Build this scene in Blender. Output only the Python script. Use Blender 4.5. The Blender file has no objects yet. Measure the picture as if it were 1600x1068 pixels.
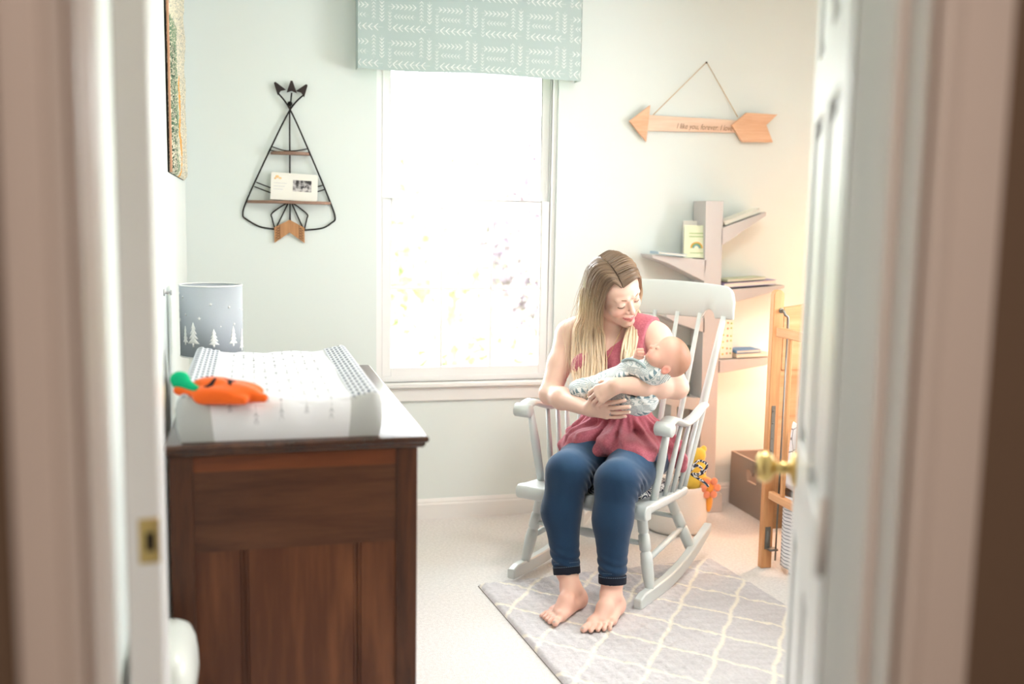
import bpy, bmesh, math, random
import numpy as np
from mathutils import Vector, Matrix

random.seed(7); RNG = np.random.RandomState(11)
SC = bpy.context.scene
COL = SC.collection
PI = math.pi

# ------------------------------------------------------------------ camera
EYE = 1.36
YAW, PITCH, ROLL = math.radians(14.896), math.radians(6.892), math.radians(1.007)
def camera():
    f = Vector((math.sin(YAW)*math.cos(PITCH), math.cos(YAW)*math.cos(PITCH), -math.sin(PITCH)))
    r = Vector((math.cos(YAW), -math.sin(YAW), 0)); u = r.cross(f)
    c, s = math.cos(ROLL), math.sin(ROLL)
    r2 = c*r + s*u; u2 = -s*r + c*u
    cd = bpy.data.cameras.new('camera'); co = bpy.data.objects.new('camera', cd); COL.objects.link(co)
    m = Matrix((r2, u2, -f)).transposed().to_4x4(); m.translation = (0, 0, EYE)
    co.matrix_world = m
    cd.sensor_width = 36; cd.lens = 35.01; cd.clip_start = .05
    cd.dof.use_dof = True; cd.dof.focus_distance = 3.5; cd.dof.aperture_fstop = 1.6
    SC.camera = co
camera()

# ------------------------------------------------------------------ world, daylight, exposure
SC.view_settings.view_transform = 'Standard'; SC.view_settings.look = 'None'
SC.view_settings.gamma = 1; SC.view_settings.use_curve_mapping = False
SC.view_settings.exposure = 0.38
w = bpy.data.worlds.new('overcast_sky'); SC.world = w; w.use_nodes = True
bg = w.node_tree.nodes['Background']; bg.inputs[0].default_value = (.95, .98, 1.0, 1); bg.inputs[1].default_value = 13.0
def portal(name, loc, rot, sx, sy):
    l = bpy.data.lights.new(name, 'AREA'); l.shape = 'RECTANGLE'; l.size = sx; l.size_y = sy
    l.cycles.is_portal = True
    o = bpy.data.objects.new(name, l); COL.objects.link(o); o.location = loc; o.rotation_euler = rot
portal('daylight_back', (.95, 4.46, 1.3), (-PI/2, 0, 0), .84, 1.5)
sun = bpy.data.lights.new('sun', 'SUN'); sun.energy = 8; sun.angle = .01; so_ = bpy.data.objects.new('sun', sun); COL.objects.link(so_)
so_.rotation_euler = Vector((-.02, .80, -.60)).to_track_quat('-Z', 'Y').to_euler()   # comes over the roof from the hall side, lights the garden only
portal('daylight_fill', (3.2, 2.55, 1.45), (0, PI/2, 0), 1.5, 1.3)  # portal for the added, unseen right-hand window
def light(name, kind, loc, power, col, size=.1, rot=(0, 0, 0), size_y=None):
    l = bpy.data.lights.new(name, kind); l.energy = power; l.color = col
    if kind == 'AREA':
        l.size = size
        if size_y: l.shape = 'RECTANGLE'; l.size_y = size_y
    elif kind == 'POINT': l.shadow_soft_size = size
    o = bpy.data.objects.new(name, l); COL.objects.link(o); o.location = loc; o.rotation_euler = rot
    return o

# ------------------------------------------------------------------ colours and materials
def lin(c):
    return tuple(((x/12.92) if x <= .04045 else ((x+.055)/1.055)**2.4) for x in c)
def rgba(c): return (*lin(c), 1)
class NT:
    def __init__(s, name):
        s.m = bpy.data.materials.new(name); s.m.use_nodes = True; s.t = s.m.node_tree
        s.b = s.t.nodes['Principled BSDF']
    def n(s, kind, **kw):
        x = s.t.nodes.new(kind)
        for k, v in kw.items():
            if k.startswith('i_'):
                key = k[2:]; key = int(key) if key.isdigit() else key
                x.inputs[key].default_value = v
            else: setattr(x, k, v)
        return x
    def l(s, a, b): s.t.links.new(a, b)
def mat(name, c, rough=.6, c2=None, scale=8, bump=0, bscale=60, metal=0, spec=.4, sheen=0, stretch=(1, 1, 1), sss=0, detail=3, trans=0, coat=0):
    N = NT(name); b = N.b
    b.inputs['Base Color'].default_value = rgba(c); b.inputs['Roughness'].default_value = rough
    b.inputs['Metallic'].default_value = metal; b.inputs['Specular IOR Level'].default_value = spec
    if sheen: b.inputs['Sheen Weight'].default_value = sheen; b.inputs['Sheen Roughness'].default_value = .5
    if coat: b.inputs['Coat Weight'].default_value = coat
    if sss:
        b.inputs['Subsurface Weight'].default_value = sss; b.inputs['Subsurface Radius'].default_value = (1, .35, .2); b.inputs['Subsurface Scale'].default_value = .008
    tc = N.n('ShaderNodeTexCoord')
    mp = N.n('ShaderNodeMapping'); mp.inputs['Scale'].default_value = stretch; N.l(tc.outputs['Object'], mp.inputs[0])
    if c2:
        no = N.n('ShaderNodeTexNoise'); no.inputs['Scale'].default_value = scale; no.inputs['Detail'].default_value = detail
        N.l(mp.outputs[0], no.inputs['Vector'])
        r = N.n('ShaderNodeValToRGB'); r.color_ramp.elements[0].position = .35; r.color_ramp.elements[1].position = .65
        r.color_ramp.elements[0].color = rgba(c); r.color_ramp.elements[1].color = rgba(c2)
        N.l(no.outputs[0], r.inputs[0]); N.l(r.outputs[0], b.inputs['Base Color'])
    if bump:
        nb = N.n('ShaderNodeTexNoise'); nb.inputs['Scale'].default_value = bscale; nb.inputs['Detail'].default_value = 4
        N.l(mp.outputs[0], nb.inputs['Vector'])
        bu = N.n('ShaderNodeBump'); bu.inputs['Strength'].default_value = bump; bu.inputs['Distance'].default_value = .004
        N.l(nb.outputs[0], bu.inputs['Height']); N.l(bu.outputs[0], b.inputs['Normal'])
    return N.m
def wood(name, c1, c2, axis='Z', ring=14, rough=.45, c3=None, spec=.4):
    N = NT(name); b = N.b
    tc = N.n('ShaderNodeTexCoord'); mp = N.n('ShaderNodeMapping')
    st = {'X': (.10, 1, 1), 'Y': (1, .10, 1), 'Z': (1, 1, .10)}[axis]; mp.inputs['Scale'].default_value = st
    N.l(tc.outputs['Object'], mp.inputs[0])
    n1 = N.n('ShaderNodeTexNoise'); n1.inputs['Scale'].default_value = ring; n1.inputs['Detail'].default_value = 6; n1.inputs['Distortion'].default_value = 1.2
    n2 = N.n('ShaderNodeTexNoise'); n2.inputs['Scale'].default_value = ring*9; n2.inputs['Detail'].default_value = 3
    N.l(mp.outputs[0], n1.inputs['Vector']); N.l(mp.outputs[0], n2.inputs['Vector'])
    a = N.n('ShaderNodeMath', operation='MULTIPLY_ADD'); a.inputs[1].default_value = .35
    N.l(n2.outputs[0], a.inputs[0]); N.l(n1.outputs[0], a.inputs[2])
    r = N.n('ShaderNodeValToRGB'); e = r.color_ramp.elements
    e[0].position = .45; e[0].color = rgba(c1); e[1].position = .85; e[1].color = rgba(c2)
    if c3: x = e.new(.62); x.color = rgba(c3)
    N.l(a.outputs[0], r.inputs[0]); N.l(r.outputs[0], b.inputs['Base Color'])
    b.inputs['Roughness'].default_value = rough; b.inputs['Specular IOR Level'].default_value = spec
    bu = N.n('ShaderNodeBump'); bu.inputs['Strength'].default_value = .08; bu.inputs['Distance'].default_value = .002
    N.l(n2.outputs[0], bu.inputs['Height']); N.l(bu.outputs[0], b.inputs['Normal'])
    return N.m
def attr_mat(name, attr='tone', rough=.5, sheen=0, spec=.4, bump=0, bscale=60, aniso=0, sss=0):
    N = NT(name); a = N.n('ShaderNodeAttribute', attribute_name=attr); N.l(a.outputs['Color'], N.b.inputs['Base Color'])
    N.b.inputs['Roughness'].default_value = rough; N.b.inputs['Specular IOR Level'].default_value = spec
    if sheen: N.b.inputs['Sheen Weight'].default_value = sheen
    if sss:
        b = N.b; b.inputs['Subsurface Weight'].default_value = sss; b.inputs['Subsurface Radius'].default_value = (1, .35, .2); b.inputs['Subsurface Scale'].default_value = .008
    if bump:
        tc = N.n('ShaderNodeTexCoord'); nb = N.n('ShaderNodeTexNoise'); nb.inputs['Scale'].default_value = bscale
        N.l(tc.outputs['Object'], nb.inputs['Vector'])
        bu = N.n('ShaderNodeBump'); bu.inputs['Strength'].default_value = bump; bu.inputs['Distance'].default_value = .004
        N.l(nb.outputs[0], bu.inputs['Height']); N.l(bu.outputs[0], N.b.inputs['Normal'])
    return N.m
def set_tone(o, cols):
    """linear rgb per vertex"""
    me = o.data; at = me.color_attributes.new('tone', 'FLOAT_COLOR', 'POINT')
    arr = np.ones((len(me.vertices), 4), np.float32); arr[:, :3] = cols
    at.data.foreach_set('color', arr.ravel())

# ------------------------------------------------------------------ mesh helpers
class MB:
    def __init__(s): s.v = []; s.f = []; s.mi = []
    def add(s, vs, fs, mi=0):
        o = len(s.v); s.v += [tuple(map(float, p)) for p in vs]; s.f += [tuple(o+i for i in f) for f in fs]; s.mi += [mi]*len(fs); return s
    def box(s, c, d, rot=None, mi=0):
        """centre, full size"""
        vs = []
        for x in (-.5, .5):
            for y in (-.5, .5):
                for z in (-.5, .5): vs.append(Vector((x*d[0], y*d[1], z*d[2])))
        if rot is not None: vs = [rot @ p for p in vs]
        vs = [p+Vector(c) for p in vs]
        return s.add(vs, [(0, 1, 3, 2), (4, 6, 7, 5), (0, 4, 5, 1), (2, 3, 7, 6), (0, 2, 6, 4), (1, 5, 7, 3)], mi)
    def bb(s, x0, x1, y0, y1, z0, z1, mi=0):
        return s.box(((x0+x1)/2, (y0+y1)/2, (z0+z1)/2), (abs(x1-x0), abs(y1-y0), abs(z1-z0)), mi=mi)
    def tube(s, pts, r, n=10, mi=0, closed=False, cap=True, flat=None):
        pts = [Vector(p) for p in pts]; m = len(pts)
        if not hasattr(r, '__len__'): r = [r]*m
        T = []
        for i in range(m):
            a = pts[(i-1) % m] if closed else pts[max(i-1, 0)]; b = pts[(i+1) % m] if closed else pts[min(i+1, m-1)]
            t = b-a; T.append(t.normalized() if t.length > 1e-9 else Vector((0, 0, 1)))
        up = Vector((0, 0, 1)) if abs(T[0].z) < .9 else Vector((1, 0, 0))
        if flat is not None: up = Vector(flat)
        N = (up - T[0]*up.dot(T[0])).normalized(); vs = []
        for i in range(m):
            if i:
                if flat is not None: N = (up - T[i]*up.dot(T[i])).normalized()
                else: N = (N - T[i]*N.dot(T[i])).normalized()
            Bv = T[i].cross(N)
            ri = r[i]; ra, rb = (ri if hasattr(ri, '__len__') else (ri, ri))
            for k in range(n):
                a = 2*PI*k/n; vs.append(pts[i]+N*(math.cos(a)*ra)+Bv*(math.sin(a)*rb))
        fs = []
        for i in range(m if closed else m-1):
            j = (i+1) % m
            for k in range(n): fs.append((i*n+k, i*n+(k+1) % n, j*n+(k+1) % n, j*n+k))
        if cap and not closed: fs.append(tuple(range(n))[::-1]); fs.append(tuple((m-1)*n+k for k in range(n)))
        return s.add(vs, fs, mi)
    def lathe(s, prof, base=(0, 0, 0), axis=(0, 0, 1), n=24, mi=0, cap=True):
        """prof: list of (r, t) along axis"""
        A = Vector(axis).normalized(); U = A.orthogonal().normalized(); W = A.cross(U); base = Vector(base)
        vs = [base+A*t+U*(math.cos(2*PI*k/n)*r)+W*(math.sin(2*PI*k/n)*r) for r, t in prof for k in range(n)]
        fs = [(i*n+k, i*n+(k+1) % n, (i+1)*n+(k+1) % n, (i+1)*n+k) for i in range(len(prof)-1) for k in range(n)]
        if cap: fs.append(tuple(range(n))[::-1]); fs.append(tuple((len(prof)-1)*n+k for k in range(n)))
        return s.add(vs, fs, mi)
    def prism(s, poly, to3, h0, h1, mi=0):
        """poly 2D list; to3(a,b,h)->3D"""
        n = len(poly); vs = [to3(a, b, h0) for a, b in poly]+[to3(a, b, h1) for a, b in poly]
        fs = [tuple(range(n))[::-1], tuple(range(n, 2*n))]+[(i, (i+1) % n, n+(i+1) % n, n+i) for i in range(n)]
        return s.add(vs, fs, mi)
    def ball(s, c, r, n=16, m=10, rot=None, mi=0):
        if not hasattr(r, '__len__'): r = (r, r, r)
        c = Vector(c); vs = []; fs = []
        for i in range(m+1):
            th = PI*i/m
            for k in range(n):
                ph = 2*PI*k/n; p = Vector((r[0]*math.sin(th)*math.cos(ph), r[1]*math.sin(th)*math.sin(ph), r[2]*math.cos(th)))
                if rot is not None: p = rot @ p
                vs.append(c+p)
        for i in range(m):
            for k in range(n): fs.append((i*n+k, (i+1)*n+k, (i+1)*n+(k+1) % n, i*n+(k+1) % n))
        return s.add(vs, fs, mi)
    def sheet(s, P, mi=0, closed_u=False):
        """P: rows x cols array of points"""
        a, b = len(P), len(P[0]); vs = [p for r in P for p in r]
        fs = [(i*b+j, i*b+(j+1) % b, (i+1)*b+(j+1) % b, (i+1)*b+j) for i in range(a-1) for j in range(b if closed_u else b-1)]
        return s.add(vs, fs, mi)
    def build(s, name, mats, parent=None, smooth=False, bevel=0, angle=40, solid=0, fix=True, subsurf=0):
        me = bpy.data.meshes.new(name); me.from_pydata(s.v, [], s.f)
        if not isinstance(mats, (list, tuple)): mats = [mats]
        for m in mats: me.materials.append(m)
        if len(mats) > 1: me.polygons.foreach_set('material_index', np.array(s.mi, np.int32))
        bm = bmesh.new(); bm.from_mesh(me); bmesh.ops.remove_doubles(bm, verts=bm.verts, dist=1e-6)
        if fix: bmesh.ops.recalc_face_normals(bm, faces=bm.faces)
        bm.to_mesh(me); bm.free()
        o = bpy.data.objects.new(name, me); COL.objects.link(o)
        if parent: o.parent = parent
        if solid: md = o.modifiers.new('solid', 'SOLIDIFY'); md.thickness = solid; md.offset = 0
        if bevel:
            md = o.modifiers.new('bevel', 'BEVEL'); md.width = bevel; md.segments = 2; md.limit_method = 'ANGLE'; md.angle_limit = math.radians(angle)
        if subsurf: md = o.modifiers.new('sub', 'SUBSURF'); md.levels = md.render_levels = subsurf
        if smooth or bevel:
            me.polygons.foreach_set('use_smooth', np.ones(len(me.polygons), bool))
            if not smooth or bevel:
                me.set_sharp_from_angle(angle=math.radians(angle if not bevel else 60))
        return o
def thing(name, label, cat, loc=(0, 0, 0), rz=0, group=None):
    o = bpy.data.objects.new(name, None); COL.objects.link(o); o.location = loc; o.rotation_euler = (0, 0, rz); o.empty_display_size = .1
    tag(o, label, cat, group); return o
def tag(o, label, cat, group=None, kind=None):
    if label: o['label'] = label
    if cat: o['category'] = cat
    if group: o['group'] = group
    if kind: o['kind'] = kind
    return o
def struct(o): o['kind'] = 'structure'; return o
def rotz(a): return Matrix.Rotation(a, 3, 'Z')
def smoothpath(pts, n=8, closed=False):
    """Catmull-Rom"""
    P = [np.array(p, float) for p in pts]; m = len(P); out = []
    for i in range(m if closed else m-1):
        g = lambda k: P[k % m] if closed else P[min(max(k, 0), m-1)]
        p0, p1, p2, p3 = g(i-1), g(i), g(i+1), g(i+2)
        for k in range(n):
            t = k/n; out.append(.5*((2*p1)+(-p0+p2)*t+(2*p0-5*p1+4*p2-p3)*t*t+(-p0+3*p1-3*p2+p3)*t**3))
    if not closed: out.append(P[-1])
    return out

# ------------------------------------------------------------------ implicit surfaces (bodies, clothes, plush)
class SDF:
    def __init__(s): s.ops = []; s.disp = None
    def cone(s, a, b, ra, rb, k=.02, sub=False, M=None):
        a, b = np.array(a, float), np.array(b, float)
        s.ops.append(('c', a, b, ra, rb, k, sub)); return s
    def ell(s, c, r, k=.02, R=None, sub=False):
        R = np.eye(3) if R is None else np.array(R, float)   # rows = local axes
        s.ops.append(('e', np.array(c, float), np.array(r, float), R, None, k, sub)); return s
    def plane(s, p, n, k=.004):
        """keep the side the normal points away from"""
        s.ops.append(('p', np.array(p, float), np.array(n, float)/np.linalg.norm(n), None, None, k, True)); return s
    def bounds(s):
        lo, hi = np.full(3, 9.), np.full(3, -9.)
        for o in s.ops:
            if o[6]: continue
            if o[0] == 'c':
                for p, r in ((o[1], o[3]), (o[2], o[4])): lo = np.minimum(lo, p-r); hi = np.maximum(hi, p+r)
            else:
                r = np.sqrt(((o[3].T*o[2])**2).sum(1)); lo = np.minimum(lo, o[1]-r); hi = np.maximum(hi, o[1]+r)
        return lo-.02, hi+.02
    @staticmethod
    def d(o, P):
        if o[0] == 'c':
            a, b, ra, rb = o[1:5]; ba = b-a; L = ba@ba+1e-12; t = np.clip(((P-a)@ba)/L, 0, 1)
            q = P-a-t[..., None]*ba; return np.sqrt((q*q).sum(-1))-(ra+(rb-ra)*t)
        if o[0] == 'e':
            q = (P-o[1])@o[3].T; k0 = np.sqrt(((q/o[2])**2).sum(-1)); k1 = np.sqrt(((q/o[2]**2)**2).sum(-1))
            return k0*(k0-1)/np.maximum(k1, 1e-6)
        return -((P-o[1])@o[2])
    def mesh(s, h=.004, shell=None):
        lo, hi = s.bounds(); n = np.ceil((hi-lo)/h).astype(int)+2; B = 24
        F = np.full(n, 1., np.float32)
        for i in range(0, n[0], B):
            for j in range(0, n[1], B):
                for k in range(0, n[2], B):
                    e = np.minimum([i+B, j+B, k+B], n); c = lo+h*(np.array([i, j, k])+e-1)/2; rad = h*np.linalg.norm(e-np.array([i, j, k]))/2+.004
                    act = []; near = False
                    for o in s.ops:
                        if o[0] == 'p': act.append(o); continue
                        if o[0] == 'c': dd = s.d(o, c[None])[0]
                        else: dd = np.linalg.norm(c-o[1])-o[2].max()
                        if dd < rad+o[5]*1.5+.012:
                            act.append(o); near = near or not o[6]
                    if not near: continue
                    g = np.stack(np.meshgrid(*[lo[a]+h*np.arange((i, j, k)[a], e[a]) for a in range(3)], indexing='ij'), -1)
                    f = np.full(g.shape[:3], 1.)
                    for o in act:
                        x = s.d(o, g); kk = o[5]
                        if o[6]:
                            x = -x; hh = np.clip(.5-.5*(f-x)/kk, 0, 1) if kk else (x > f)*1.; f = f*(1-hh)+x*hh+kk*hh*(1-hh)
                        else:
                            hh = np.clip(.5+.5*(f-x)/kk, 0, 1); f = f*(1-hh)+x*hh-kk*hh*(1-hh)
                    if s.disp is not None: f = f+s.disp(g)
                    F[i:e[0], j:e[1], k:e[2]] = f
        return surface_nets(F, lo, h)
def surface_nets(F, lo, h):
    S = F < 0; nx, ny, nz = F.shape
    c = np.zeros((nx-1, ny-1, nz-1), np.uint8)
    for a in (0, 1):
        for b in (0, 1):
            for d in (0, 1): c += S[a:nx-1+a, b:ny-1+b, d:nz-1+d]
    I = np.argwhere((c > 0) & (c < 8)); ids = (I[:, 0]*(ny-1)+I[:, 1])*(nz-1)+I[:, 2]
    cor = [(a, b, d) for a in (0, 1) for b in (0, 1) for d in (0, 1)]
    V = {q: F[I[:, 0]+q[0], I[:, 1]+q[1], I[:, 2]+q[2]].astype(float) for q in cor}
    acc = np.zeros((len(I), 3)); cnt = np.zeros(len(I))
    for q in cor:
        for ax in range(3):
            if q[ax]: continue
            q2 = list(q); q2[ax] = 1; q2 = tuple(q2); a, b = V[q], V[q2]; m = (a < 0) != (b < 0)
            t = np.where(m, a/np.where(m, a-b, 1), 0); p = np.array(q, float)[None]+np.zeros((len(I), 3)); p[:, ax] += t
            acc[m] += p[m]; cnt[m] += 1
    verts = lo+h*(I+acc/cnt[:, None]); quads = []
    look = lambda J: np.searchsorted(ids, (J[:, 0]*(ny-1)+J[:, 1])*(nz-1)+J[:, 2])
    for ax in range(3):
        sl0 = [slice(None)]*3; sl1 = [slice(None)]*3; sl0[ax] = slice(0, -1); sl1[ax] = slice(1, None)
        A, Bs = S[tuple(sl0)], S[tuple(sl1)]; E = np.argwhere(A != Bs)
        u, v = [a for a in range(3) if a != ax]
        E = E[(E[:, u] > 0) & (E[:, v] > 0) & (E[:, u] < F.shape[u]-1) & (E[:, v] < F.shape[v]-1)]
        ins = S[E[:, 0], E[:, 1], E[:, 2]]
        def off(du, dv): J = E.copy(); J[:, u] -= du; J[:, v] -= dv; return look(J)
        q = np.stack([off(0, 0), off(1, 0), off(1, 1), off(0, 1)], 1)
        flip = ins if ax == 1 else ~ins
        q[flip] = q[flip][:, ::-1]; quads.append(q)
    return verts, np.concatenate(quads)
def np_mesh(name, V, Q, mats, parent=None, mi=None, smooth=True):
    me = bpy.data.meshes.new(name); me.vertices.add(len(V)); me.vertices.foreach_set('co', np.ascontiguousarray(V, np.float32).ravel())
    me.loops.add(Q.size); me.loops.foreach_set('vertex_index', Q.astype(np.int32).ravel())
    me.polygons.add(len(Q)); me.polygons.foreach_set('loop_start', np.arange(0, Q.size, Q.shape[1], dtype=np.int32))
    if not isinstance(mats, (list, tuple)): mats = [mats]
    for m in mats: me.materials.append(m)
    if mi is not None: me.polygons.foreach_set('material_index', mi.astype(np.int32))
    me.polygons.foreach_set('use_smooth', np.full(len(Q), smooth)); me.update(calc_edges=True); me.validate()
    o = bpy.data.objects.new(name, me); COL.objects.link(o)
    if parent: o.parent = parent
    return o
def fnoise(P, f=1., seed=0, oct=3):
    """cheap smooth pseudo-noise from sines, about -1..1"""
    r = np.random.RandomState(seed); out = 0; amp = 1; tot = 0
    for o in range(oct):
        for _ in range(4):
            k = r.normal(size=3); k *= f/np.linalg.norm(k)*r.uniform(.7, 1.4); ph = r.uniform(0, 6.28)
            out = out+amp*np.sin(P@k+ph)/2; tot += amp/2
        f *= 2.1; amp *= .5
    return out/tot*1.6

# ================================================================== SETTING
D = 4.386      # back wall
XL, XR = -.247, 3.1
M = {}
M['wall'] = mat('painted_wall', (.89, .92, .91), .85, bump=.05, bscale=220)
M['white'] = mat('white_trim_paint', (.93, .925, .915), .42, spec=.4)
M['doorwhite'] = mat('white_door_paint', (.94, .94, .94), .32, spec=.5)
M['ceil'] = mat('ceiling_paint', (.95, .95, .94), .9)
M['carpet'] = mat('cream_carpet', (.92, .91, .90), 1, c2=(.87, .86, .85), scale=90, bump=.9, bscale=260, spec=.1)
M['hall'] = mat('hall_wall_paint', (.50, .44, .38), .85)
M['brass'] = mat('brass', (.83, .72, .48), .28, metal=1)
M['dark'] = mat('dark_hole', (.10, .07, .05), .8)
M['vinyl'] = mat('window_vinyl', (.96, .96, .96), .35)

def wall_with_hole(name, x0, x1, z0, z1, hx0, hx1, hz0, hz1, to3, h0, h1, m):
    mb = MB()
    for a, b, c, d in ((x0, hx0, z0, z1), (hx1, x1, z0, z1), (hx0, hx1, z0, hz0), (hx0, hx1, hz1, z1)):
        if b-a > 1e-4 and d-c > 1e-4: mb.prism([(a, c), (b, c), (b, d), (a, d)], to3, h0, h1)
    return struct(mb.build(name, m))
backto = lambda a, b, h: (a, h, b)
sideto = lambda a, b, h: (h, a, b)
WX0, WX1, WZ0, WZ1 = .545, 1.365, .635, 2.10
CEIL = 2.45
wall_with_hole('wall_back', XL-.1, XR+.1, 0, CEIL, WX0, WX1, WZ0, WZ1, backto, D, D+.12, M['wall'])
mb = MB(); mb.bb(XL-.1, XL, .956, D, 0, CEIL); struct(mb.build('wall_left', M['wall']))
RY0, RY1, RZ0, RZ1 = 1.9, 3.2, .75, 2.15  # opening for the added right-hand window
wall_with_hole('wall_right', .956, D, 0, CEIL, RY0, RY1, RZ0, RZ1, sideto, XR, XR+.1, M['wall'])
# front wall of the room with the doorway; its hall face carries the darker hall paint
DX0, DX1, DH = -.128, .632, 2.06
wall_with_hole('wall_front', XL-.1, XR+.1, 0, CEIL, DX0, DX1, 0, DH, backto, .90, .956, M['wall'])
wall_with_hole('wall_hall', -1.3, XR+.1, 0, CEIL, DX0, DX1, 0, DH, backto, .840, .90, M['hall'])
mb = MB(); mb.bb(XL-.1, XR+.1, .90, D, -.05, 0); struct(mb.build('floor', M['carpet']))
mb = MB(); mb.bb(-1.3, XR+.1, -1.6, .90, -.05, 0); struct(mb.build('floor_hall', mat('hall_carpet', (.62, .56, .50), 1, bump=.6, bscale=200)))
mb = MB(); mb.bb(XL-.1, XR+.1, .90, D, CEIL, CEIL+.05); struct(mb.build('ceiling', M['ceil']))
mb = MB(); mb.bb(-1.3, XR+.1, -1.6, .90, CEIL, CEIL+.05); struct(mb.build('ceiling_hall', M['ceil']))
mb = MB(); mb.bb(-1.3, XR+.1, -1.7, -1.6, 0, CEIL); struct(mb.build('wall_hall_back', M['hall']))
mb = MB(); mb.bb(-1.4, -1.3, -1.6, .84, 0, CEIL); struct(mb.build('wall_hall_left', M['hall']))
mb = MB(); mb.bb(XR+.1, XR+.2, -1.6, .84, 0, CEIL); struct(mb.build('wall_hall_right', M['hall']))

def base_profile(t=.014, h=.095): return [(0, 0), (t, 0), (t, h*.72), (t*.75, h*.80), (t*.8, h*.86), (t*.35, h), (0, h)]
mb = MB(); mb.prism([(D-a, b) for a, b in base_profile()], sideto, XL, XR); struct(mb.build('baseboard_back', M['white']))
mb = MB(); mb.prism([(XL+a, b) for a, b in base_profile()], backto, .956, D-.015); struct(mb.build('baseboard_left', M['white']))
mb = MB(); mb.prism([(XR-a, b) for a, b in base_profile()], backto, .956, D-.015); struct(mb.build('baseboard_right', M['white']))

# ---- window_1 in the back wall (drywall returns, sill, apron, two sashes)
def window(name, x0, x1, z0, z1, to3, depth, m, muntins=(3, 2)):
    """coordinates in wall plane; to3(a, z, h) with h measured outwards from the room face"""
    root = bpy.data.objects.new(name, None); COL.objects.link(root); root['kind'] = 'structure'
    bx = lambda mb, a0, a1, b0, b1, h0, h1: mb.prism([(a0, b0), (a1, b0), (a1, b1), (a0, b1)], to3, h0, h1)
    mid = (z0+z1)/2+.065
    mb = MB(); t = .026
    for a in ((x0, x0+t, z0, z1), (x1-t, x1, z0, z1), (x0+t, x1-t, z0, z0+t), (x0+t, x1-t, z1-t, z1)): bx(mb, *a, depth-.045, depth+.02)
    mb.build('window_frame', m, root, bevel=.002)
    def sash(nm, b0, b1, h, mt, grid=True):
        mb = MB(); s = .04; a0, a1 = x0+t, x1-t
        for a in ((a0, a0+s, b0, b1), (a1-s, a1, b0, b1), (a0+s, a1-s, b0, b0+s), (a0+s, a1-s, b1-s, b1)): bx(mb, *a, h-.012, h+.012)
        sh = mb.build(nm, m, root, bevel=.003)
        mb = MB(); g = .012; w_ = a1-a0-2*s; hh = b1-b0-2*s
        for i in range(1, mt[0]): c = a0+s+w_*i/mt[0]; bx(mb, c-g/2, c+g/2, b0+s, b1-s, h-.007, h+.007)
        for i in range(1, mt[1]): c = b0+s+hh*i/mt[1]; bx(mb, a0+s, a1-s, c-g/2, c+g/2, h-.0065, h+.0065)
        if grid: mb.build('muntin_grid', m, sh, bevel=.002)
        mb = MB(); bx(mb, a0+s-.004, a1-s+.004, b0+s-.004, b1-s+.004, h-.0015, h+.0015)
        mb.build('glass_pane', M['glass'], sh)
    sash('lower_sash', z0+t, mid+.02, depth-.03, muntins)
    sash('upper_sash', mid-.02, z1-t, depth-.004, muntins, False)
    return root, bx
N = NT('window_glass'); t = N.t; t.nodes.remove(N.b); out = t.nodes['Material Output']
tr = t.nodes.new('ShaderNodeBsdfTransparent'); gl = t.nodes.new('ShaderNodeBsdfGlossy'); gl.inputs['Roughness'].default_value = .02
fr = t.nodes.new('ShaderNodeFresnel'); fr.inputs[0].default_value = 1.25; mx = t.nodes.new('ShaderNodeMixShader')
t.links.new(fr.outputs[0], mx.inputs[0]); t.links.new(tr.outputs[0], mx.inputs[1]); t.links.new(gl.outputs[0], mx.inputs[2]); t.links.new(mx.outputs[0], out.inputs[0])
M['glass'] = N.m
w1, bx = window('window_1', WX0, WX1, WZ0, WZ1, lambda a, b, h: (a, D+h, b), .060, M['vinyl'])
mb = MB(); mb.bb(WX0-.045, WX1+.045, D-.035, D+.06, WZ0-.022, WZ0); mb.build('window_sill', M['white'], w1, bevel=.006)
mb = MB(); mb.bb(WX0-.02, WX1+.02, D-.014, D, WZ0-.085, WZ0-.022); mb.build('sill_apron', M['white'], w1, bevel=.004)
w2, bx = window('fill_window', RY0, RY1, RZ0, RZ1, lambda a, b, h: (XR+h, a, b), .07, M['vinyl'])  # unseen window, added to let fill light in from the right
mb = MB(); mb.bb(XR-.035, XR+.05, RY0-.045, RY1+.045, RZ0-.022, RZ0); mb.build('window_sill', M['white'], w2, bevel=.006)

# ---- doorway trim: jambs, stops, hall-side casing
def casing(mb, pts_to3):
    pass
mb = MB()
prof = [(0, 0), (0, .006), (.006, .011), (.012, .011), (.016, .008), (.030, .013), (.040, .016), (.047, .016), (.047, 0)]
mb.prism([(DX0-.004-a, .840-b) for a, b in prof], lambda a, b, h: (a, b, h), 0, DH+.05)
struct(mb.build('trim_1', M['white']))
mb = MB(); prof2 = [(a*1.55, b) for a, b in prof]
mb.prism([(DX1+.004+a, .840-b) for a, b in prof2], lambda a, b, h: (a, b, h), 0, DH+.05)
struct(mb.build('trim_2', M['white']))
mb = MB(); mb.prism([(DH+.004+a, .840-b) for a, b in prof], lambda a, b, h: (h, b, a), DX0-.004, DX1+.004); struct(mb.build('trim_3', M['white']))
mb = MB(); mb.bb(DX0-.0, DX0+.006, .838, .958, 0, DH); mb.bb(DX0+.006, DX0+.012, .875, .905, 0, DH-.012); struct(mb.build('trim_4', M['white'], bevel=.0015))
mb = MB(); mb.bb(DX1-.006, DX1, .838, .958, 0, DH); mb.bb(DX1-.016, DX1-.006, .872, .900, 0, DH-.012); struct(mb.build('trim_5', M['white'], bevel=.0015))
mb = MB(); mb.bb(DX0+.006, DX1-.006, .838, .958, DH-.006, DH); struct(mb.build('trim_6', M['white']))

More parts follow.
